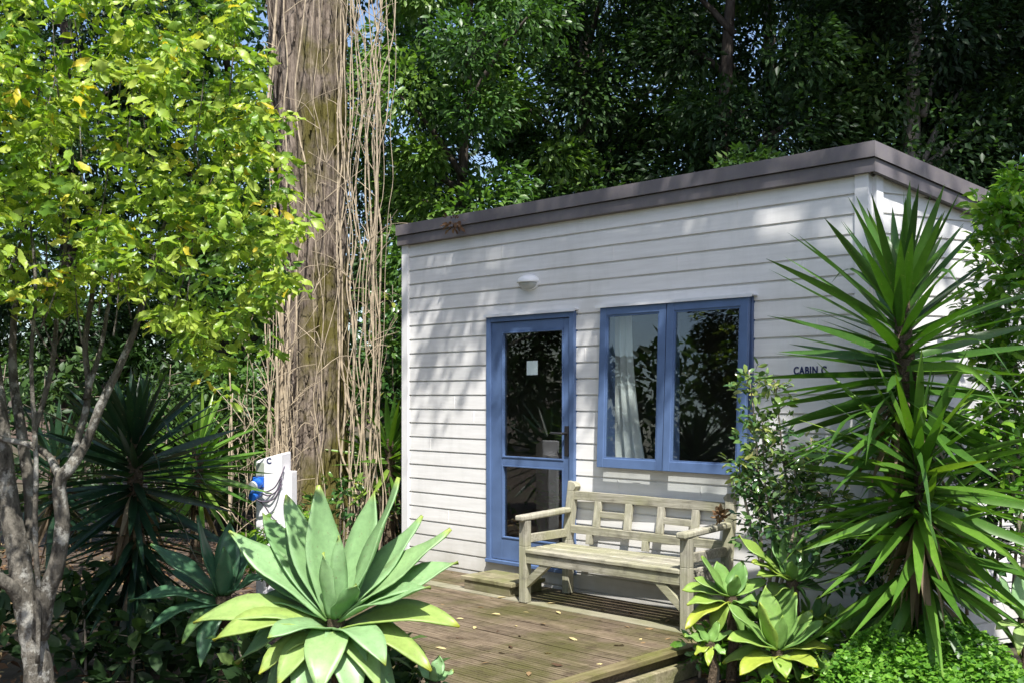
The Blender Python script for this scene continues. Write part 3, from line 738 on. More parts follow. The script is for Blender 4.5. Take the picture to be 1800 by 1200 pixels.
# the big one in front (u, v, depth offset, arch, tint, width, twist); shade of the dark leaves is put into tint
BIG = [(560, 852, .10, .03, .62, 1.05, 0), (503, 868, .16, .05, .55, 1.0, .15), (462, 900, .26, .05, .30, 1.0, .1), (403, 932, .10, .07, .66, 1.0, .45),
       (440, 985, .30, .08, .35, .9, .3), (340, 1093, -.05, .24, .80, 1.0, .55), (374, 1124, -.18, .26, .84, .95, .45), (470, 1120, -.28, .20, .62, .85, .2),
       (626, 1025, -.16, .05, .22, .62, 0), (455, 1184, -.20, .24, .92, .75, .3), (486, 1206, -.30, .26, .80, .8, .2), (560, 1222, -.38, .34, .74, 1.0, 0),
       (657, 862, .22, .02, .58, .95, 0), (700, 838, .06, .03, .64, 1.05, -.1), (742, 905, .20, .05, .60, .85, -.3), (792, 928, .04, .06, .72, 1.0, -.4),
       (805, 986, -.04, .08, .70, 1.0, -.5), (757, 1030, -.16, .10, .55, .8, -.4), (808, 1100, -.10, .24, .86, .95, -.5), (678, 1168, -.32, .30, .66, .85, -.1),
       (758, 1178, -.20, .24, .95, .8, -.35), (668, 1212, -.30, .22, .78, .75, -.1),        (595, 940, -.05, .02, .60, .45, 0), (570, 970, -.10, .02, .66, .40, .1), (520, 1250, -.30, .32, .6, .9, .1), (625, 1255, -.34, .32, .7, .9, -.1), (415, 1165, -.05, .3, .5, .9, .3), (705, 1140, .02, .28, .45, .9, -.3), (745, 1150, .1, .26, .5, .9, -.3), (430, 1060, .2, .2, .4, .9, .3), (460, 1240, -.1, .3, .45, .9, .2), (700, 1250, -.1, .3, .5, .9, -.2), (575, 1180, -.2, .3, .3, .8, .0)]
agave('large pale green agave rosette in the foreground, left of the timber deck', (590, 1085), 4.75, [(t_[:4] + (min(t_[4], .83),) + t_[5:]) for t_ in BIG], .238, seedv=3)
SH = [(348, 905, .0, .04, .30, 1, 0), (403, 915, .10, .04, .25, 1, .1), (265, 955, .05, .10, .35, .9, .4), (228, 1055, -.05, .22, .40, .8, .4), (255, 1112, -.15, .24, .42, .8, .3),
      (352, 1172, -.22, .30, .45, .85, .1), (320, 1130, -.2, .24, .7, .7, .2), (450, 935, .12, .06, .28, .9, -.2), (470, 1010, -.05, .15, .34, .9, -.4), (300, 1000, .2, .08, .3, .8, .4), (395, 960, -.1, .02, .3, .6, 0), (430, 1110, -.2, .26, .5, .8, -.2)]
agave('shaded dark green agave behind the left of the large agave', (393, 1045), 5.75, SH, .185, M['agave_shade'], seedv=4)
def rosette_tips(cu, cv, r, n, seedv, dymax=.3, sq=.8):
    random.seed(seedv); out = []
    for i in range(n):
        th = 2.399 * i + random.uniform(-.2, .2); q = i / n
        el = 1.25 - 1.45 * q                        # the inner leaves stand up, the outer ones lie down
        hor = math.cos(el) * r; ver = math.sin(el) * r
        u = cu + hor * math.cos(th); v = cv - ver * sq + hor * math.sin(th) * .16
        out.append((u, v, -hor * math.sin(th) / 300.0, .06 + .2 * q, random.uniform(.5, .92) if q > .55 else random.uniform(.45, .75), .75 + .3 * q, 0))
    return out
A1 = [(1278, 1058, -.03, .05, .70, 1, .5), (1346, 1028, .12, .03, .72, 1, .1), (1398, 1040, .05, .03, .66, 1.05, 0), (1336, 1058, -.08, .03, .80, .7, .1), (1428, 1072, .08, .05, .74, .95, -.3), (1447, 1090, -.04, .06, .45, 1, -.5),
      (1279, 1122, -.06, .20, .78, 1, .5), (1300, 1186, -.16, .22, .92, .9, .3), (1438, 1172, -.14, .20, .90, .9, -.3), (1382, 1192, -.2, .25, .8, .7, 0), (1462, 1140, .0, .18, .9, .9, -.4), (1375, 1080, -.08, .02, .6, .55, 0), (1340, 1195, -.05, .25, .7, .9, .2), (1410, 1200, -.05, .25, .6, .9, -.2), (1270, 1165, .05, .22, .8, .9, .4), (1470, 1175, .05, .2, .7, .9, -.4), (1310, 1090, .15, .1, .7, .9, .3), (1420, 1110, .14, .1, .6, .9, -.3)]
agave('agave rosette with broad yellow green leaves at the front of the right hand bed', (1366, 1140), 5.95, A1, .19, M['agave_green'], scale=.8, seedv=5)
A2 = [(1298, 940, -.02, .05, .78, 1, .5), (1390, 918, .05, .02, .45, 1.0, 0), (1360, 926, .1, .02, .35, .9, .1), (1441, 938, .05, .05, .28, 1, -.4), (1322, 985, -.1, .10, .86, .85, .4), (1452, 1008, .0, .14, .4, .8, -.4), (1330, 1010, -.14, .14, .8, .8, .3), (1392, 985, -.12, .02, .6, .5, 0), (1440, 975, .12, .08, .3, .9, -.3), (1350, 960, .16, .06, .5, .9, .3), (1370, 1085, -.05, .25, .6, .9, .2), (1425, 1080, 0, .25, .4, .9, -.2), (1340, 1055, 0, .22, .8, .9, .4), (1460, 1045, .05, .2, .3, .9, -.4)]
agave('agave rosette half in shade against the wall, behind the bench armrest', (1392, 1018), 6.2, A2, .18, M['agave_green'], scale=.8, seedv=6)
A3 = [(1234, 976, .0, .04, .62, 1, .4), (1220, 1014, -.05, .06, .74, .85, .5), (1199, 1036, .0, .18, .78, .9, .5), (1208, 1062, -.1, .2, .8, .8, .4), (1305, 985, .1, .03, .40, .9, -.2), (1347, 1018, .05, .08, .74, .9, -.4), (1205, 1105, -.14, .24, .95, .8, .3), (1295, 1010, -.1, .03, .5, .55, 0), (1330, 1055, -.1, .16, .7, .8, -.3), (1260, 985, .12, .03, .55, .9, 0), (1255, 1125, -.05, .25, .8, .9, .2), (1305, 1120, -.05, .25, .6, .9, -.2), (1340, 1090, 0, .2, .75, .9, -.4), (1225, 1085, .05, .2, .6, .9, .4)]
agave('agave rosette crowding the front right leg of the bench', (1284, 1046), 6.12, A3, .18, M['agave_green'], scale=.8, seedv=7)
A4 = [(1203, 1116, -.03, .1, .66, .9, .4), (1222, 1150, -.08, .2, .9, .8, .3), (1262, 1090, .05, .04, .6, .9, 0), (1288, 1108, .02, .1, .7, .8, -.3), (1225, 1095, .05, .06, .5, .9, .2), (1245, 1170, -.12, .2, .88, .7, 0), (1275, 1150, -.08, .2, .7, .7, -.3)]
agave('small young agave at the corner of the mossy deck edge', (1248, 1128), 6.0, A4, .095, M['agave_green'], scale=.5, seedv=8)
A5 = [(1522, 1034, .02, .03, .50, 1.1, -.1), (1450, 1080, -.03, .08, .82, .9, .4), (1547, 1094, .0, .12, .5, .9, -.4), (1478, 1060, .08, .05, .7, .8, .2), (1505, 1090, -.08, .04, .55, .6, 0), (1560, 1050, .1, .06, .4, .9, -.3), (1470, 1125, -.1, .2, .8, .8, .2)]
agave('small agave with one upright leaf rising out of the bright ground cover', (1495, 1116), 6.2, A5, .14, M['agave_green'], scale=.6, seedv=9)
agave('yellowish agave leaves crowded behind the front agave of the right hand bed', (1432, 1108), 6.4, rosette_tips(1432, 1100, 72, 12, 81), .12, M['agave_green'], scale=.5, seedv=12)
agave('low agave squeezed between the bench leg and the front agave', (1318, 1092), 6.45, rosette_tips(1318, 1085, 62, 11, 82), .11, M['agave_green'], scale=.5, seedv=13)
agave('small agave at the edge of the path in front of the bright ground cover', (1452, 1190), 5.9, rosette_tips(1452, 1185, 52, 10, 83), .09, M['agave_green'], scale=.4, seedv=14)
agave('agave half hidden under the drooping leaves of the right hand yucca', (1570, 1075), 6.3, rosette_tips(1570, 1065, 78, 11, 84), .12, M['agave_green'], scale=.5, seedv=15)
agave('agave cut by the right edge of the picture, beside bare soil', (1800, 1085), 5.9, [(1758, 1010, .05, .05, .6, 1, .4), (1790, 1005, .1, .02, .5, 1, 0), (1770, 1050, -.06, .08, .7, .9, .4), (1840, 1010, .05, .05, .6, 1, -.3), (1750, 1105, -.05, .2, .8, .8, .4), (1850, 1080, -.05, .15, .7, .9, -.4), (1790, 1150, -.15, .25, .8, .8, 0)], .12, scale=.7, seedv=10)
agave('small agave in the shade under the right side of the large agave', (765, 1196), 4.9, [(772, 1150, .05, .03, .5, 1, 0), (797, 1178, 0, .08, .6, .9, -.3), (735, 1165, .05, .06, .4, .9, .3), (800, 1215, -.06, .18, .7, .9, -.3), (730, 1215, -.06, .18, .6, .8, .3), (760, 1170, -.05, .03, .5, .6, 0)], .085, scale=.5, seedv=11)

def rosette(mb, c, n, length, width, e_hi, e_lo, tint, lean=(0, 0), zspan=.25, droop=.08, seedv=0):
    """spiral of strap leaves: the young ones stand up at the top, the old ones hang lower on the stem"""
    random.seed(seedv); c = Vector(c)
    for i in range(n):
        q = i / n; th = 2.39996 * i + random.uniform(-.25, .25); el = R(e_hi + (e_lo - e_hi) * q ** .68 + random.uniform(-9, 9))
        d = Vector((math.cos(th) * math.cos(el) + lean[0], math.sin(th) * math.cos(el) + lean[1], math.sin(el)))
        b = c + Vector((math.cos(th) * .02, math.sin(th) * .02, -zspan * q))
        ln = length * random.uniform(.78, 1.08) * (.72 + .28 * min(1, q * 4))
        strap(mb, b, d, ln, width * random.uniform(.85, 1.12), droop * random.uniform(.3, 1.6) * (1 if el > -.2 else .3), min(1, max(0, tint + random.gauss(0, .16))), seg=7, kink=(.5 if random.random() < .10 else 0), twist=random.gauss(0, .55), fold=random.uniform(.15, .45))
def yucca(name, label, stems, group=None, dead=True):
    """stems: (list of stem points, radius, list of rosettes)"""
    p0 = Vector(stems[0][0][0]); root = thing(name, label, 'yucca', (p0.x, p0.y, 0), group)
    for pts, rad, ros, mt in stems:
        t = MB(); t.tube(smooth_path(pts, 4), lerp_list(rad, (len(pts) - 1) * 4 + 1), 12, .14); t.build('trunk', M['yucca_trunk'], root)
        if dead:
            for a in ros:
                f = MB(); q_ = a[-1]; rosette(f, Vector(a[0]) - Vector((0, 0, q_['zspan'] * .75)), 26, a[2] * .62, a[3] * .8, -38, -86, .5, zspan=.25, seedv=q_['seedv'] + 500, droop=.16); f.build('dead_leaves', M['dry_strap'], root, 0, True)
        for a in ros:
            f = MB(); rosette(f, *a[:-1], **a[-1]); f.build('rosette', M[mt], root, 0, True)
    return root
YY = 5.9
yucca('yucca', 'tall many headed green yucca in front of the cabin corner', [
    ([at(1612, 1255, YY), at(1610, 1000, YY), at(1600, 760, YY), at(1588, 600, YY), at(1582, 480, YY)], [.07, .06, .05, .05, .04],
     [(at(1583, 505, YY), 135, .80, .062, 87, -30, .40, dict(zspan=.80, seedv=21, droop=.05)),
      (at(1622, 900, YY - .02), 125, .80, .064, 60, -80, .60, dict(zspan=.62, seedv=23, droop=.10))], 'yucca'),
    ([at(1614, 1150, YY), at(1625, 950, YY - .12), at(1615, 790, YY - .16)], [.045, .04, .035],
     [(at(1613, 775, YY - .16), 100, .78, .062, 84, -35, .66, dict(zspan=.46, seedv=22, droop=.07))], 'yucca')])
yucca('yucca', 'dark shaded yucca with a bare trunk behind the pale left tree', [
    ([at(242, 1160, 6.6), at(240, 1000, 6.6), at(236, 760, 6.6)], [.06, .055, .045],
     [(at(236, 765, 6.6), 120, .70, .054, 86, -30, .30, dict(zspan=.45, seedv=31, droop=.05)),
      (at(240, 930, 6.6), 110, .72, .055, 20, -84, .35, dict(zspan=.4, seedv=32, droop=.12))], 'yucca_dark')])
yucca('yucca', 'sunlit green yucca between the shaded yucca and the dried vines', [
    ([at(345, 1010, 7.9), at(347, 900, 7.9), at(348, 770, 7.9)], [.05, .045, .04],
     [(at(348, 775, 7.9), 84, .58, .048, 86, -40, .66, dict(zspan=.4, seedv=33, droop=.06))], 'yucca')])
yucca('yucca', 'yucca standing behind the cabin corner among the hanging vines', [
    ([at(686, 960, 10.4), at(686, 850, 10.4), at(684, 770, 10.4)], [.06, .05, .045],
     [(at(684, 775, 10.4), 46, .72, .062, 84, -25, .72, dict(zspan=.35, seedv=34, droop=.06))], 'yucca')])
yucca('yucca', 'low shaded yucca at the far left under the leafy tree', [
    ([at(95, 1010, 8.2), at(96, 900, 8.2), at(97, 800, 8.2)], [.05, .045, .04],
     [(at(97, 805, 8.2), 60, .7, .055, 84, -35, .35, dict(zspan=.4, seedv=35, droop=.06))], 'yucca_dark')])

# ------------------------------------------------------------------ leafy tree on the left
lt = thing('leafy_tree', 'many stemmed tree with yellow green leaves at the left, in the foreground', 'tree', at(70, 1210, 5.0) * 1.0)
lt.location.z = 0
TY = 5.0
tr = MB()
def limb(pp, r, n=10, jit=.06):
    pts = [at(*p) for p in pp]; sp = smooth_path(pts, 5); tr.tube(sp, lerp_list([x_ * .88 for x_ in r], len(sp)), n, jit)
limb([(72, 1330, TY), (70, 1210, TY), (60, 1130, TY), (45, 1060, TY), (30, 960, TY + .05), (14, 880, TY + .1), (6, 800, TY + .1), (-4, 700, TY + .1), (-20, 560, TY + .15), (-10, 380, TY + .2)], [.095, .082, .07, .062, .06, .056, .05, .042, .035, .02], 14)
limb([(70, 1120, TY - .02), (80, 1050, TY - .04), (100, 990, TY - .05), (110, 920, TY - .05), (104, 850, TY - .05), (122, 822, TY - .05), (150, 780, TY), (180, 705, TY), (212, 640, TY + .05), (240, 570, TY + .1), (262, 480, TY + .2), (300, 360, TY + .2)], [.05, .05, .042, .040, .036, .034, .025, .024, .02, .018, .014, .008])
limb([(106, 840, TY - .05), (85, 800, TY), (50, 780, TY + .03), (10, 772, TY + .05), (-30, 760, TY)], [.026, .02, .018, .016, .012])
limb([(50, 1080, TY), (28, 1040, TY - .05), (5, 1020, TY - .1), (-40, 990, TY - .1)], [.05, .04, .034, .03])
limb([(66, 1165, TY - .09), (68, 1050, TY - .08), (62, 940, TY - .07), (63, 800, TY - .05), (55, 640, TY), (62, 480, TY), (40, 300, TY + .1)], [.012, .014, .014, .013, .011, .009, .006])
limb([(40, 1000, TY + .1), (55, 900, TY + .2), (38, 760, TY + .25), (22, 640, TY + .3), (30, 480, TY + .3)], [.04, .036, .03, .024, .012])
limb([(122, 822, TY - .02), (140, 760, TY + .1), (155, 690, TY + .15), (150, 600, TY + .2), (165, 480, TY + .25), (150, 330, TY + .3)], [.022, .02, .018, .016, .012, .007])
limb([(150, 700, TY + .1), (175, 620, TY + .2), (190, 540, TY + .25), (205, 430, TY + .3)], [.015, .013, .011, .006])
limb([(60, 760, TY + .2), (90, 650, TY + .3), (100, 560, TY + .35), (115, 420, TY + .4), (95, 250, TY + .4)], [.016, .015, .013, .011, .006])
for k in range(26):      # fine bare twigs under and through the crown
    u = random.uniform(0, 330); v = random.uniform(420, 640); d = random.uniform(-.2, .5); s_ = random.uniform(-70, 70)
    limb([(u, v, TY + d), (u + s_ * .5, v - random.uniform(40, 70), TY + d), (u + s_, v - random.uniform(110, 190), TY + d + random.uniform(-.1, .2))], [.006, .0045, .0025], 5, 0)
for k in range(20):
    u = random.uniform(20, 440); v = random.uniform(120, 420); d = random.uniform(-.3, .2); s_ = random.uniform(-45, 45)
    limb([(u, v, TY + d), (u + s_ * .6, v - 70, TY + d), (u + s_, v - random.uniform(110, 160), TY + d)], [.005, .004, .002], 5, 0)
tr.build('trunk', M['bark_left'], lt, 0, True)
def crown_left():
    P = []; F = []; U = []; L = []; T = []
    rg = np.random.default_rng(5)
    # outline of the crown in metres at the tree's own distance: right reach and lower edge by height
    def edge(v):    return np.interp(v, [-250, 0, 90, 200, 300, 380, 460, 560, 640, 700], [430, 455, 480, 520, 545, 560, 540, 510, 470, 400])
    def low(u):     return np.interp(u, [-100, 40, 110, 170, 240, 330, 400, 470, 520, 560], [520, 555, 575, 560, 540, 630, 700, 660, 560, 440])
    n = 0
    while n < 2850:
        u = rg.uniform(-260, 560); v = rg.uniform(-330, 690); Y = TY + rg.normal(0, .5) + .12
        e = edge(v) - 18
        if u > e or v > low(u) - 14: continue
        # uneven clumps with gaps where the dark behind shows
        g = math.sin(u * .021 + 1.3 + 1.5 * math.sin(v * .011)) * math.sin(v * .026 - .7 + math.sin(u * .013)) + .5 * math.sin(u * .05 + v * .043)
        if g < -.22 and rg.random() < .82: continue
        edge_d = min(e - u, low(u) - v)
        if edge_d < 40 and math.sin(u * .11 + v * .083) + math.sin(v * .19 - u * .05) < -.15: continue
        if edge_d > 60 and rg.random() < .12: continue
        c = npv(at(u, v, Y)); k = rg.integers(4, 8); ax = rg.normal(size=3) * .55 + np.array([0, -.55, .60]); ax /= np.linalg.norm(ax)
        base = rg.random() * 6.28; tn = rg.normal(.52, .19); bias = rg.normal(size=3) * .35 + np.array([0, -.15, -.35])
        for i in range(k):
            th = base + i * 2.4; d = np.array([math.cos(th), math.sin(th), 0]) + ax * rg.uniform(-.5, .3) + bias
            P.append(c + ax * rg.uniform(-.07, .03) + d * .015); F.append(d); U.append(ax + rg.normal(size=3) * .6)
            L.append(rg.uniform(.045, .095)); T.append(np.clip(tn + rg.normal(0, .12) + (.38 if rg.random() < .006 else 0), 0, 1))
        n += 1
    L = np.array(L); me = leafmesh('crown', np.array(P), np.array(F), np.array(U), L, L * rg.uniform(.34, .48, len(L)), T, T_SERR)
    link_mesh('crown', me, M['leaf_left'], lt)
crown_left()

# ------------------------------------------------------------------ old trunk with dried vines
BY = 10.6
big = thing('old_tree', 'huge old tree trunk with furrowed mossy bark left of the cabin', 'tree', (at(545, 900, BY).x, BY, 0))
def old_trunk():
    V = []; Fc = []; n = 96; rows = 70; rg = np.random.default_rng(9)
    furrow = rg.normal(size=n) * .02
    for j in range(rows + 1):
        z = -.2 + 9.0 * j / rows
        v = HZ - (z - EYE) / BY * FPX
        xl = np.interp(v, [-800, 0, 250, 500, 700, 850, 1000], [478, 474, 490, 502, 494, 476, 440]); xr = np.interp(v, [-800, 0, 400, 600, 850, 950, 1050], [590, 604, 604, 606, 610, 622, 650])
        cx = ((xl + xr) / 2 - CX) / FPX * BY; r = (xr - xl) / 2 / FPX * BY
        for k in range(n):
            t = 2 * math.pi * k / n
            g = 1 - .17 * math.exp(-((t - 4.55 - .12 * math.sin(z * .8)) / .16) ** 2) - .08 * math.exp(-((t - 5.25) / .12) ** 2) - .07 * math.exp(-((t - 3.9 + .1 * math.sin(z)) / .1) ** 2)
            rr = r * (g + furrow[k] * 1.5 + .035 * math.sin(k * 1.9 + z * 2.2) + .03 * math.sin(k * 3.3 - z * 3.1) + rg.normal() * .02)
            V.append((cx + rr * math.cos(t), BY + rr * .9 * math.sin(t), z))
    for j in range(rows):
        for k in range(n): k2 = (k + 1) % n; Fc.append((j * n + k, j * n + k2, (j + 1) * n + k2, (j + 1) * n + k))
    me = bpy.data.meshes.new('trunk'); me.from_pydata(V, [], Fc); me.polygons.foreach_set('use_smooth', [True] * len(Fc))
    link_mesh('trunk', me, M['bark_big'], big)
    random.seed(19); m = MB()          # shaggy strips of bark standing off the trunk
    P_ = lambda j, k: Vector(V[j * n + k % n])
    for i in range(420):
        k = random.randint(n // 2 - 4, n + 4) % n; j0 = random.randint(4, rows - 12); ln = random.randint(2, 7)
        w0 = random.uniform(.012, .034); pts = []; ax = Vector((sum(P_(j0, q).x for q in range(n)) / n, BY, 0))
        for j in range(j0, j0 + ln + 1):
            p = P_(j, k); d = Vector((p.x - ax.x, p.y - ax.y, 0)).normalized(); q = (j - j0) / ln
            pts.append((p + d * (.004 + .035 * abs(q - .45) * random.uniform(.3, 1.3)) + Vector((random.uniform(-.012, .012), 0, random.uniform(-.04, .04))), d))
        n0 = len(m.v)
        for q, (p, d) in enumerate(pts):
            sd = d.cross(Vector((0, 0, 1))); w = w0 * (1 if 0 < q < ln else .35) * random.uniform(.7, 1.2)
            m.v += [tuple(p - sd * w), tuple(p + d * .010), tuple(p + sd * w)]
        for q in range(ln):
            b_ = n0 + 3 * q; m.f += [(b_, b_ + 1, b_ + 4, b_ + 3), (b_ + 1, b_ + 2, b_ + 5, b_ + 4)]; m.t += [random.random()] * 2
    m.build('loose_bark', M['bark_big'], big)['kind'] = 'stuff'
old_trunk()
def vines(label, spec, seedv, name='dried_vine'):
    random.seed(seedv); root = thing(name, label, 'vine', (at((spec[0][0] + spec[0][1]) / 2, 900, spec[0][4]).x, spec[0][4], 0))
    for (u0, u1, vt, n, Y, rad, wob) in spec:
        for i in range(n):
            u = random.uniform(u0, u1); y = Y + random.uniform(-.12, .12); pts = []; v = 1010 + random.uniform(-10, 30); uu = u + random.uniform(-25, 25); drift = random.uniform(-.03, .05)
            top = vt + random.uniform(-60, 160) if vt > 0 else vt - 60
            while v > top:
                pts.append(at(uu, v, y)); v -= random.uniform(60, 110); uu += random.gauss(0, wob) + drift * 60
                if uu < u0 - 15: uu += 12
                if uu > u1 + 25: uu -= 14
            if len(pts) < 2: continue
            m = MB(); tw = m; sp = smooth_path(pts, 4); r = rad * random.choice((.35, .5, .6, .8, 1.0, 1.2, 1.7))
            m.tube(sp, lerp_list([r * 1.15, r, r * .7], len(sp)), 6, .08, random.random())
            for q in range(random.randint(2, 7)):       # side twigs
                p = random.choice(sp[len(sp) // 4:]); d = Vector((random.uniform(-1, 1), random.uniform(-.6, .4), random.uniform(.2, 1.4))).normalized(); ln = random.uniform(.15, .55)
                tw.tube(smooth_path([p, p + d * ln * .5 + Vector((0, 0, .03)), p + d * ln + Vector((random.uniform(-.1, .1), 0, random.uniform(-.12, .1)))], 3), [.005, .0045, .004, .0035, .003, .0025, .002], 5)
            m.build('stem', M['vine'], root, 0, True)
vines('curtain of pale dried vine stems hanging down the right side of the old trunk', [(606, 648, -60, 15, 10.15, .010, 9), (612, 672, -40, 7, 10.0, .005, 9)], 41)
vines('thicket of dry pale stems at the foot of the old trunk, behind the pedestal', [(445, 512, 480, 19, 10.0, .009, 6), (405, 470, 660, 7, 9.7, .006, 8)], 42)
vines('few thin dry vine stems climbing across the face of the old trunk', [(560, 606, 0, 4, 10.02, .007, 9), (484, 530, -40, 4, 10.02, .010, 8)], 43)

# ------------------------------------------------------------------ trees behind
def crown_mesh(name, seedv, nleaf, hgt, rad, z0, size, nclump=46, tmpl=T_SIMPLE):
    rg = np.random.default_rng(seedv)
    c = np.zeros((nclump, 3)); rr = np.zeros(nclump)
    for i in range(nclump):
        q = (i + .5) / nclump; z = z0 + hgt * q; R_ = rad * (math.sin(math.pi * min(1, .12 + .88 * (1 - abs(q - .45) * 1.1))) * .35 + .62) * (1.0 if q < .75 else (1 - (q - .75) * 2.4))
        th = 2.4 * i + rg.uniform(-.4, .4); d = R_ * rg.uniform(.35, 1)
        c[i] = (d * math.cos(th), d * math.sin(th), z); rr[i] = rg.uniform(.45, .95) * rad * .42
    idx = rg.integers(0, nclump, nleaf); d = nrm(rg.normal(size=(nleaf, 3))); r = rr[idx] * (rg.random(nleaf) ** .45)
    P = c[idx] + d * r[:, None] * np.array([1, 1, .75]); out = P * np.array([1, 1, 0]); out = nrm(out + 1e-6)
    F = d * .7 + out * .6 + rg.normal(size=(nleaf, 3)) * .5 + np.array([0, 0, -.35]); U = np.array([0, 0, 1]) + rg.normal(size=(nleaf, 3)) * .55 + out * .3
    L = size * rg.uniform(.6, 1.3, nleaf); base = rg.uniform(.15, .8, nclump)[idx]
    return leafmesh(name, P, F, U, L, L * rg.uniform(.38, .52, nleaf), np.clip(base + rg.normal(0, .14, nleaf), 0, 1), tmpl), c
def make_tree(label, loc, seedv, nleaf, hgt, rad, z0, size, mt, bark, group, tmpl=T_SIMPLE, name='evergreen_tree', tr_r=.16):
    root = thing(name, label, 'tree', (0, 0, 0), group); me, c = crown_mesh('crown', seedv, nleaf, hgt, rad, z0, size, tmpl=tmpl)
    random.seed(seedv); t = MB(); top = z0 + hgt * .8
    pts = [Vector((0, 0, -.5)), Vector((.08, .05, z0 + .5)), Vector((-.1, .1, z0 + hgt * .4)), Vector((.05, 0, top))]; sp = smooth_path(pts, 5)
    t.tube(sp, lerp_list([tr_r * 1.2, tr_r, tr_r * .6, .03], len(sp)), 10, .06)
    for i in range(0, len(c), 3):
        p = Vector(c[i]); b = Vector((0, 0, max(.6, p.z - random.uniform(.4, 1.0)))); t.tube(smooth_path([b, b.lerp(p, .5) + Vector((0, 0, .1)), p], 3), lerp_list([.045, .03, .012], 7), 6, .05)
    t.build('trunk', M[bark], root, 0, True); o = link_mesh('crown', me, M[mt], root)
    for ch in root.children: ch.location = (0, 0, 0)
    root.location = loc; return root
GB = 'evergreen trees behind the cabin'
# (x, y) of each tree: labels name what it stands behind in the picture
va = make_tree('dense evergreen tree rising straight behind the middle of the cabin roof', (2.6, 12.2, .0), 51, 46000, 8.2, 2.0, 1.2, .105, 'leaf_bg', 'bark_dark', GB)
vb = make_tree('dark evergreen tree with a pale trunk above the right half of the roof', (4.9, 12.4, .0), 52, 46000, 8.6, 2.1, 1.4, .105, 'leaf_bg', 'bark_pale', GB)
vc = make_tree('sunlit glossy evergreen tree just right of the hanging vines', (-.55, 12.3, .0), 53, 32000, 6.6, 1.65, .3, .105, 'leaf_bg2', 'bark_dark', GB, T_LEAF)
dup(va, (.95, 13.4, .1), 2.1, 1.0, 'evergreen tree above the left end of the cabin roof, partly sunlit')
dup(vb, (7.2, 12.0, .0), 1.2, 1.0, 'black green evergreen tree behind the top of the right hand yucca')
dup(va, (6.3, 14.6, .2), 4.0, 1.15, 'evergreen tree in deep shade in the second row, above the roof corner')
dup(vb, (3.7, 15.2, .2), 2.7, 1.1, 'evergreen tree in the second row filling the gap above the middle of the roof')
dup(va, (-1.9, 15.8, .3), .8, .95, 'thin topped evergreen tree with sky showing, behind the vines at the top')
dup(vb, (9.2, 13.5, .1), 3.4, 1.1, 'evergreen tree in deep shade at the far upper right of the picture')
dup(vc, (-3.6, 13.2, .1), 1.9, 1.05, 'evergreen tree seen through the leaves between the left tree and the old trunk')
dup(va, (-5.2, 12.0, .0), 5.1, .9, 'evergreen tree hidden behind the foliage of the leafy left tree')
dup(vb, (-7.0, 9.0, .0), 2.2, .85, 'evergreen tree beyond the left edge, filling the dark behind the left stems')
dup(va, (-6.3, 4.6, .0), 3.0, .8, 'evergreen tree left of the camera, reflected in the cabin glass')
dup(vb, (-5.6, .4, .0), 1.0, .85, 'evergreen tree left of the photographer, reflected in the door pane')
dup(vc, (1.6, 18.0, .4), 3.1, 1.35, 'tall tree far behind the cabin in the third row, closing the gaps')
dup(vb, (7.5, 18.5, .5), 5.0, 1.3, 'tall dark tree in the third row at the right')

# ------------------------------------------------------------------ shrubs
def stem_shrub(name, label, stems, leaf, n_per_m, mt, twig, spread, seedv, tmpl=T_LEAF, Yj=.06):
    rg = np.random.default_rng(seedv); random.seed(seedv); p0 = at(*stems[0][0]); root = thing(name, label, 'shrub', (p0.x, p0.y, 0))
    P = []; F = []; U = []; L = []; T = []
    for st in stems:
        t = MB(); pts = [at(*p) for p in st]; sp = smooth_path(pts, 6); t.tube(sp, lerp_list([.011, .008, .003], len(sp)), 6, .06)
        ln = sum((sp[i + 1] - sp[i]).length for i in range(len(sp) - 1)); n = int(ln * n_per_m)
        for i in range(n):
            q = rg.uniform(.12, 1.0) ** .8; k = min(len(sp) - 2, int(q * (len(sp) - 1))); p = sp[k].lerp(sp[k + 1], rg.random())
            th = rg.uniform(0, 6.283); d = np.array([math.cos(th), math.sin(th), rg.uniform(-.4, .7)]); rr = spread * rg.random() ** .8 * (1.1 - .55 * q)
            e = npv(p) + d * rr
            if rg.random() < .22: t.tube([p, Vector(e)], [.0035, .002], 4)
            for s_ in range(3):
                P.append(e + rg.normal(size=3) * .012); F.append(d + rg.normal(size=3) * .7); U.append(np.array([0, -.2, 1]) + rg.normal(size=3) * .5); L.append(leaf * rg.uniform(.6, 1.25)); T.append(np.clip(.2 + .5 * q + rg.normal(0, .18), 0, 1))
        t.build('stem', M[twig], root, 0, True)
    L = np.array(L)
    link_mesh('foliage', leafmesh('foliage', np.array(P), np.array(F), np.array(U), L, L * rg.uniform(.42, .6, len(L)), T, tmpl), M[mt], root)
    return root
q = 6.35
stem_shrub('wall_shrub', 'upright small leaved shrub growing against the wall below the window corner', [
    [(1345, 1060, q), (1335, 900, q), (1330, 780, q + .05), (1316, 650, q + .1)], [(1360, 1050, q), (1385, 900, q), (1375, 790, q), (1362, 668, q)], [(1350, 1050, q), (1360, 930, q - .05), (1345, 850, q), (1340, 740, q)],
    [(1380, 1050, q - .1), (1410, 920, q - .1), (1430, 840, q - .05), (1425, 770, q)], [(1370, 1040, q - .1), (1400, 900, q - .1), (1395, 800, q - .1)], [(1340, 1000, q), (1310, 880, q), (1298, 810, q)], [(1400, 1040, q - .1), (1445, 930, q - .1), (1460, 860, q - .1)]],
    .060, 100, 'leaf_wall', 'twig', .17, 61)
q = 6.0
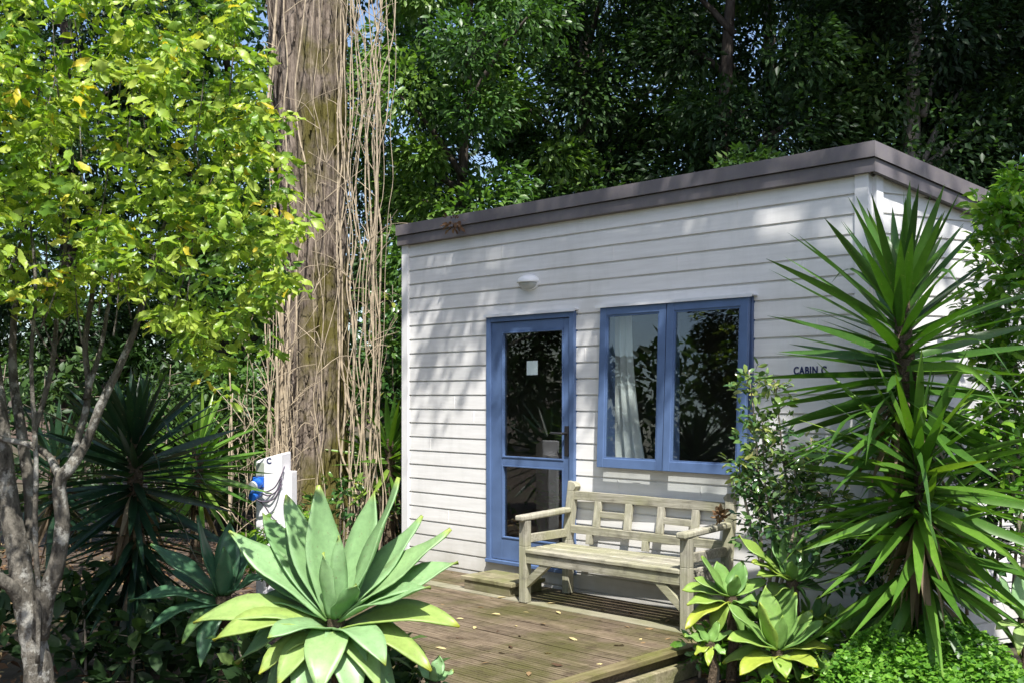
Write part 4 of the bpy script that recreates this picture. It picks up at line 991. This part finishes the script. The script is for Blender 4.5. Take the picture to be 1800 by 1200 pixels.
stem_shrub('climbing_shrub', 'bright leaved shrub climbing up the right edge beside the cabin side wall', [
    [(1800, 1100, q), (1790, 800, q), (1770, 560, q + .2), (1745, 400, q + .3)], [(1830, 1100, q), (1840, 700, q), (1800, 450, q), (1785, 300, q + .1)], [(1800, 1000, q), (1770, 760, q), (1740, 600, q + .2), (1720, 520, q + .3)], [(1850, 1000, q), (1830, 600, q - .1), (1790, 390, q - .1), (1740, 370, q)],
    [(1840, 900, q), (1810, 700, q), (1770, 640, q), (1730, 610, q + .1)], [(1820, 1000, q), (1790, 900, q), (1760, 800, q), (1740, 720, q)]],
    .082, 95, 'leaf_right', 'twig', .22, 62)
stem_shrub('dark_shrub', 'dark leaved shrub filling the ground behind the right hand yucca', [
    [(1700, 1080, 6.3), (1690, 900, 6.3), (1680, 780, 6.4)], [(1740, 1080, 6.3), (1760, 900, 6.3), (1750, 750, 6.4)], [(1660, 1080, 6.4), (1640, 950, 6.4), (1630, 850, 6.5)], [(1780, 1050, 6.4), (1790, 900, 6.4), (1790, 780, 6.5)], [(1600, 1080, 6.4), (1560, 980, 6.4), (1530, 900, 6.45)], [(1540, 1080, 6.3), (1500, 1000, 6.3), (1480, 930, 6.35)]],
    .085, 100, 'leaf_shrub', 'twig', .28, 63)
stem_shrub('undergrowth_shrub', 'glossy low shrub between the old trunk and the left corner of the cabin', [
    [(640, 990, 10.6), (650, 850, 10.6), (660, 700, 10.7), (655, 560, 10.8)], [(690, 990, 10.8), (695, 850, 10.8), (690, 640, 10.9), (690, 500, 11)], [(600, 1000, 9.8), (605, 920, 9.8), (598, 830, 9.9)], [(580, 1000, 9.6), (560, 930, 9.6), (550, 870, 9.6)], [(670, 990, 10.3), (672, 920, 10.3), (668, 860, 10.3)]],
    .09, 60, 'leaf_shrub', 'twig', .30, 64)
stem_shrub('undergrowth_shrub', 'dark low plant with broad leaves at the foot of the large agave', [
    [(440, 1250, 5.3), (430, 1180, 5.3), (415, 1120, 5.35)], [(520, 1260, 5.2), (500, 1200, 5.2), (480, 1150, 5.2)], [(690, 1260, 5.2), (700, 1200, 5.2), (690, 1140, 5.25)], [(630, 1260, 5.15), (640, 1200, 5.15), (650, 1150, 5.2)], [(740, 1260, 5.1), (735, 1215, 5.1), (740, 1185, 5.1)]],
    .11, 110, 'leaf_bg', 'twig', .13, 66)
stem_shrub('undergrowth_shrub', 'dark strap leaved undergrowth in the bottom left corner beside the pale trunk', [
    [(150, 1230, 6.2), (150, 1120, 6.3), (140, 1000, 6.4)], [(320, 1230, 6.2), (315, 1140, 6.2), (300, 1060, 6.3)], [(-10, 1180, 6.0), (0, 1090, 6.2), (5, 1000, 6.3)], [(230, 1230, 6.0), (235, 1150, 6.0), (240, 1090, 6.1)], [(385, 1230, 6.0), (375, 1160, 6.0), (370, 1120, 6.1)]],
    .14, 80, 'leaf_bg', 'twig', .22, 67)
stem_shrub('undergrowth_shrub', 'yellowish green weeds filling the gaps between the right hand agaves', [
    [(1260, 1215, 6.2), (1265, 1150, 6.25), (1260, 1100, 6.3)], [(1310, 1215, 6.2), (1320, 1150, 6.3), (1330, 1080, 6.35)], [(1400, 1220, 6.1), (1420, 1160, 6.2), (1430, 1090, 6.3)], [(1470, 1210, 6.0), (1480, 1160, 6.1), (1490, 1110, 6.2)], [(1230, 1190, 6.25), (1232, 1150, 6.25), (1230, 1120, 6.3)], [(1350, 1230, 5.9), (1352, 1200, 5.9), (1350, 1170, 5.95)], [(1430, 1235, 5.85), (1435, 1205, 5.9), (1440, 1180, 5.9)]],
    .075, 130, 'leaf_right', 'twig', .13, 68)
stem_shrub('undergrowth_shrub', 'low leafy weeds hiding the foot of the white power pedestal', [
    [(470, 1030, 7.9), (468, 980, 7.9), (462, 925, 7.95)], [(505, 1030, 7.9), (512, 980, 7.9), (520, 930, 7.95)], [(540, 1030, 8.0), (548, 970, 8.0), (545, 900, 8.1)], [(430, 1030, 7.9), (425, 980, 7.9), (428, 940, 8.0)]],
    .07, 120, 'leaf_right', 'twig', .14, 69)
# far thicket left, low down, behind the yuccas
stem_shrub('undergrowth_shrub', 'dim tangled shrub low behind the two left yuccas', [
    [(60, 960, 9.4), (70, 800, 9.4), (80, 650, 9.5)], [(160, 960, 9.5), (150, 800, 9.5), (170, 620, 9.6)], [(280, 960, 9.6), (290, 820, 9.6), (300, 640, 9.8)], [(400, 960, 9.9), (410, 820, 9.9), (400, 700, 10)], [(0, 960, 9.2), (-10, 800, 9.2), (10, 640, 9.3)]],
    .10, 60, 'leaf_bg_alias' if False else 'leaf_bg', 'twig', .42, 65)

# ------------------------------------------------------------------ ground cover, litter, fallen leaves
def ground_cover():
    rg = np.random.default_rng(71); P = []
    while len(P) < 13000:
        u = rg.uniform(1440, 1800); v = rg.uniform(1085, 1290)
        lowv = np.interp(u, [1440, 1490, 1560, 1700, 1760, 1800], [1195, 1130, 1085, 1095, 1130, 1180])
        if v < lowv: continue
        t = float(np.interp(v, [1085, 1200, 1290], [5.85, 5.35, 5.05])) + rg.normal() * .05 + .08 * math.sin(u * .05) * math.cos(v * .06); z = EYE - (v - HZ) / FPX * t + rg.normal() * .012
        P.append(((u - CX) / FPX * t, t, z))
    P = np.array(P); n = len(P); L = rg.uniform(.014, .040, n)
    F = rg.normal(size=(n, 3)) * np.array([1, 1, .35]); U = np.array([0, -.2, 1]) + rg.normal(size=(n, 3)) * .4
    tag(link_mesh('ground_cover', leafmesh('ground_cover', P, F, U, L, L * .95, np.clip(rg.normal(.5, .22, n), 0, 1), T_LEAF), M['cover']), 'bright green low ground cover spreading under the right hand yucca', 'ground cover', kind='stuff')
    n = 9000; x = rg.uniform(-7, 5, n); y = rg.uniform(4.2, 12, n)
    pa = (x - WO.x) * WU.x + (y - WO.y) * WU.y; pb = (x - WO.x) * WN.x + (y - WO.y) * WN.y
    keep = ~((pa > DA_L - .1) & (pa < DA_R + .2) & (pb > -.1) & (pb < DB + .1)) & ~((pa > -.1) & (pb < .05)); x = x[keep]; y = y[keep]; n = len(x)
    P = np.stack([x, y, rg.uniform(.0, .03, n) + .012], 1); L = rg.uniform(.04, .11, n); F = rg.normal(size=(n, 3)) * np.array([1, 1, .22]); U = np.array([0, 0, 1]) + rg.normal(size=(n, 3)) * .35
    tag(link_mesh('leaf_litter', leafmesh('leaf_litter', P, F, U, L, L * rg.uniform(.3, .55, n), rg.beta(1.6, 2.2, n), T_LEAF), M['leaf_dead']), 'brown leaf litter covering the soil around the plants', 'leaf litter', kind='stuff')
ground_cover()
FL = [(1055, 1071, .9), (1135, 1127, .35), (1098, 1099, .7), (905, 1098, .85), (985, 1078, .95), (873, 1110, .3), (815, 1086, .9), (950, 1095, .5), (1000, 1120, .85), (912, 1116, .2), (895, 1134, .25), (955, 1147, .9),
      (765, 1137, .95), (835, 1100, .8), (875, 1147, .2), (1078, 1134, .15), (1128, 1120, .95), (790, 1005, .9), (860, 1049, .95), (873, 1050, .9), (838, 1066, .6), (1010, 1105, .3), (1050, 1090, .4), (1170, 1092, .5), (930, 1075, .8), (1180, 1120, .6), (1120, 1160, .3), (990, 1170, .25), (845, 1165, .5), (1060, 1165, .85),
      (960, 1060, .85), (1110, 1075, .3), (1150, 1105, .4), (775, 1060, .4), (800, 1120, .3), (930, 1180, .4), (880, 1080, .9)]
random.seed(77); FLC = []
def leaf_variant(k, tint):
    rg = np.random.default_rng(100 + k); me = leafmesh('fallen_leaf', np.array([[0, 0, .008]]), np.array([[1, 0, .05]]), np.array([[0, .25, 1.0]]), [1.0], [.42], [tint], T_SERR if k % 2 else T_LEAF)
    co = np.zeros(len(me.vertices) * 3); me.vertices.foreach_get('co', co); co = co.reshape(-1, 3); co[:, 2] += .22 * (co[:, 0] - .5) ** 2 + rg.uniform(.3, 1.2) * co[:, 1] ** 2 + .16 - co[:, 2].min() * 0; me.vertices.foreach_set('co', co.ravel()); return me
vari = {0: leaf_variant(0, .97), 1: leaf_variant(1, .12), 2: leaf_variant(2, .60)}
for u, v, tn in FL:
    k = 0 if tn > .75 else (1 if tn < .33 else 2)
    t = FPX * (EYE - DECK - .004) / (v - HZ); p = at(u, v, t)
    if not vari[k].materials: vari[k].materials.append(M['leaf_dead'])
    o = bpy.data.objects.new('fallen_leaf', vari[k]); COL.objects.link(o); s_ = random.uniform(.045, .095)
    p.z = DECK - .004; o.location = p; o.rotation_euler = (random.uniform(-.2, .2), random.uniform(-.2, .2), random.uniform(0, 6.28)); o.scale = (s_, s_, s_ * .6)
    tag(o, ('pale yellow fallen leaf lying on the deck boards', 'dark brown shrivelled leaf lying on the deck boards', 'tan dry leaf lying on the deck boards')[k], 'fallen leaf', 'fallen leaves on the deck')
# dry flower head caught on the bench back
def dead_cluster():
    rg = np.random.default_rng(91); c = npv(at(1266, 905, 6.88)); n = 46; d = nrm(rg.normal(size=(n, 3)))
    P = c + d * .035 * rg.random((n, 1)); L = rg.uniform(.03, .065, n)
    o = link_mesh('dead_leaf_cluster', leafmesh('dead_leaf_cluster', P, d + rg.normal(size=(n, 3)) * .3, rg.normal(size=(n, 3)), L, L * .5, rg.uniform(.3, .75, n), T_LEAF), M['leaf_dead'])
    tag(o, 'clump of curled brown dead leaves caught on the right end of the bench back', 'dead leaves')
dead_cluster()
def roof_litter():
    rg = np.random.default_rng(92); c = npv(at(797, 392, 9.05)); n = 40; d = nrm(rg.normal(size=(n, 3)))
    P = c + d * np.array([.09, .06, .07]) * rg.random((n, 1)); L = rg.uniform(.03, .07, n)
    o = link_mesh('dead_leaf_cluster', leafmesh('dead_leaf_cluster', P, d + np.array([0, -.2, -.5]) + rg.normal(size=(n, 3)) * .3, rg.normal(size=(n, 3)), L, L * .5, rg.uniform(.05, .5, n), T_LEAF), M['leaf_dead'])
    tag(o, 'dark brown dead leaves caught on the left end of the grey roof edge', 'dead leaves')
roof_litter()

# ------------------------------------------------------------------ unseen trees, crowns built along the sun rays to shade cabin and evergreens
def shade_tree(label, foot, targets, dist, size, mt, spreadv, seedv, per=6):
    rg = np.random.default_rng(seedv); random.seed(seedv); L_ = npv(SUN_L)
    root = thing('unseen_shade_tree', label, 'tree', foot, None); P = []; F = []; U = []; Ln = []
    cs = []
    for tg in targets:
        d = rg.uniform(*dist); c = np.array(tg) - L_ * d; cs.append(c)
        for i in range(per):
            P.append(c + rg.normal(size=3) * spreadv); F.append(rg.normal(size=3) + np.array([0, 0, -.3])); U.append(rg.normal(size=3) * .5 + np.array([0, 0, 1])); Ln.append(size * rg.uniform(.6, 1.3))
    Ln = np.array(Ln); link_mesh('crown', leafmesh('crown', np.array(P), np.array(F), np.array(U), Ln, Ln * .45, rg.uniform(.2, .8, len(Ln)), T_SIMPLE), M[mt], root)
    cs = np.array(cs); cen = Vector(cs.mean(axis=0)); ft = Vector(foot); t = MB()
    fork = ft.lerp(Vector((ft.x, ft.y, cen.z)), .62); sp = smooth_path([ft - Vector((0, 0, .4)), ft + Vector((.1, .1, fork.z * .5)), fork], 5); t.tube(sp, lerp_list([.34, .26, .2], len(sp)), 12, .05)
    for i in range(0, len(cs), max(1, len(cs) // 34)):
        e = Vector(cs[i]); mid = fork.lerp(e, .5) + Vector((0, 0, .5)); s2 = smooth_path([fork, mid, e], 4); t.tube(s2, lerp_list([.09, .05, .015], len(s2)), 7, .05)
    t.build('trunk', M['bark_dark'], root, 0, True); return root
rg = np.random.default_rng(123); tg = []
for i in range(110):
    q_ = rg.uniform(.1, 2.2); tg.append(tuple(S(q_, .02, rg.uniform(1.3, 3.1 - .2 * q_))))
while len(tg) < 760:
    a = rg.uniform(-.3, WL + .3); z = rg.uniform(1.2, 3.45)
    dens = np.interp(z - (1.95 - .16 * a), [-.6, -.1, .35, 1.2], [0, .06, .80, 1.0])
    if a < .8: dens *= np.interp(a, [-.3, .8], [.45, 1])
    s_ = a - .45 * z          # the streaks lean with the sun
    st = math.sin(s_ * 9.3 + .6 * math.sin(z * 1.7)) + .8 * math.sin(s_ * 21.7 + 1.3 + .9 * math.sin(z * 2.3)) + .6 * math.sin(s_ * 4.1 + 2 + z)
    if a > 3.5: dens = max(dens, .45 if z > 1.6 else .15)
    if rg.random() < dens * min(1, max(.0, (.42 if a < 1.6 else .22) + .9 * st)): tg.append(tuple(W(a, .02, z)))
shade_tree('unseen tall tree right of the camera, crown shaped to dapple the cabin wall', (5.6, .6, 0), tg, (6.6, 8.6), .115, 'leaf_bg', .075, 201, 5)  # leaf clusters sit on the sun rays of the wanted wall dapple
tg = []
while len(tg) < 2500:
    x = rg.uniform(.4, 11.5); y = rg.uniform(11.0, 15.0); z = rg.uniform(2.8, 9.5)
    if rg.random() > np.interp(x - .25 * (z - 4), [.8, 3.2, 5.5], [.05, .6, 1.0]): continue
    tg.append((x, y, z))
shade_tree('added unseen tree right of the camera, crown shaped to shade the evergreens behind the cabin', (9.5, 4.5, 0), tg, (7.5, 10.5), .22, 'leaf_bg', .30, 202, 9)  # added to keep the evergreens behind the roof dark

# ------------------------------------------------------------------ the wood all round, one mass
def woodland():
    rg = np.random.default_rng(301); n = 52000
    th = rg.uniform(-2.0, 3.75, n) + math.pi / 2 - .9      # open towards the sun behind the camera
    rad = rg.uniform(21, 27, n); x = rad * np.cos(th); y = 6 + rad * np.sin(th)
    top = 6.0 + 1.6 * np.sin(th * 9) + 1.2 * np.sin(th * 23 + 1); z = rg.random(n) ** .9 * top
    P = np.stack([x, y, z], 1); F = rg.normal(size=(n, 3)) + np.array([0, 0, -.3]); U = rg.normal(size=(n, 3)) * .7 + np.array([0, 0, 1]); L = rg.uniform(.28, .55, n)
    tag(link_mesh('woodland', leafmesh('woodland', P, F, U, L, L * .5, np.clip(.4 + .3 * np.sin(th * 31) + rg.normal(0, .15, n), 0, 1), T_SIMPLE), M['leaf_bg']), 'dark wood standing all round the garden behind the trees', 'woodland', kind='stuff')
woodland()
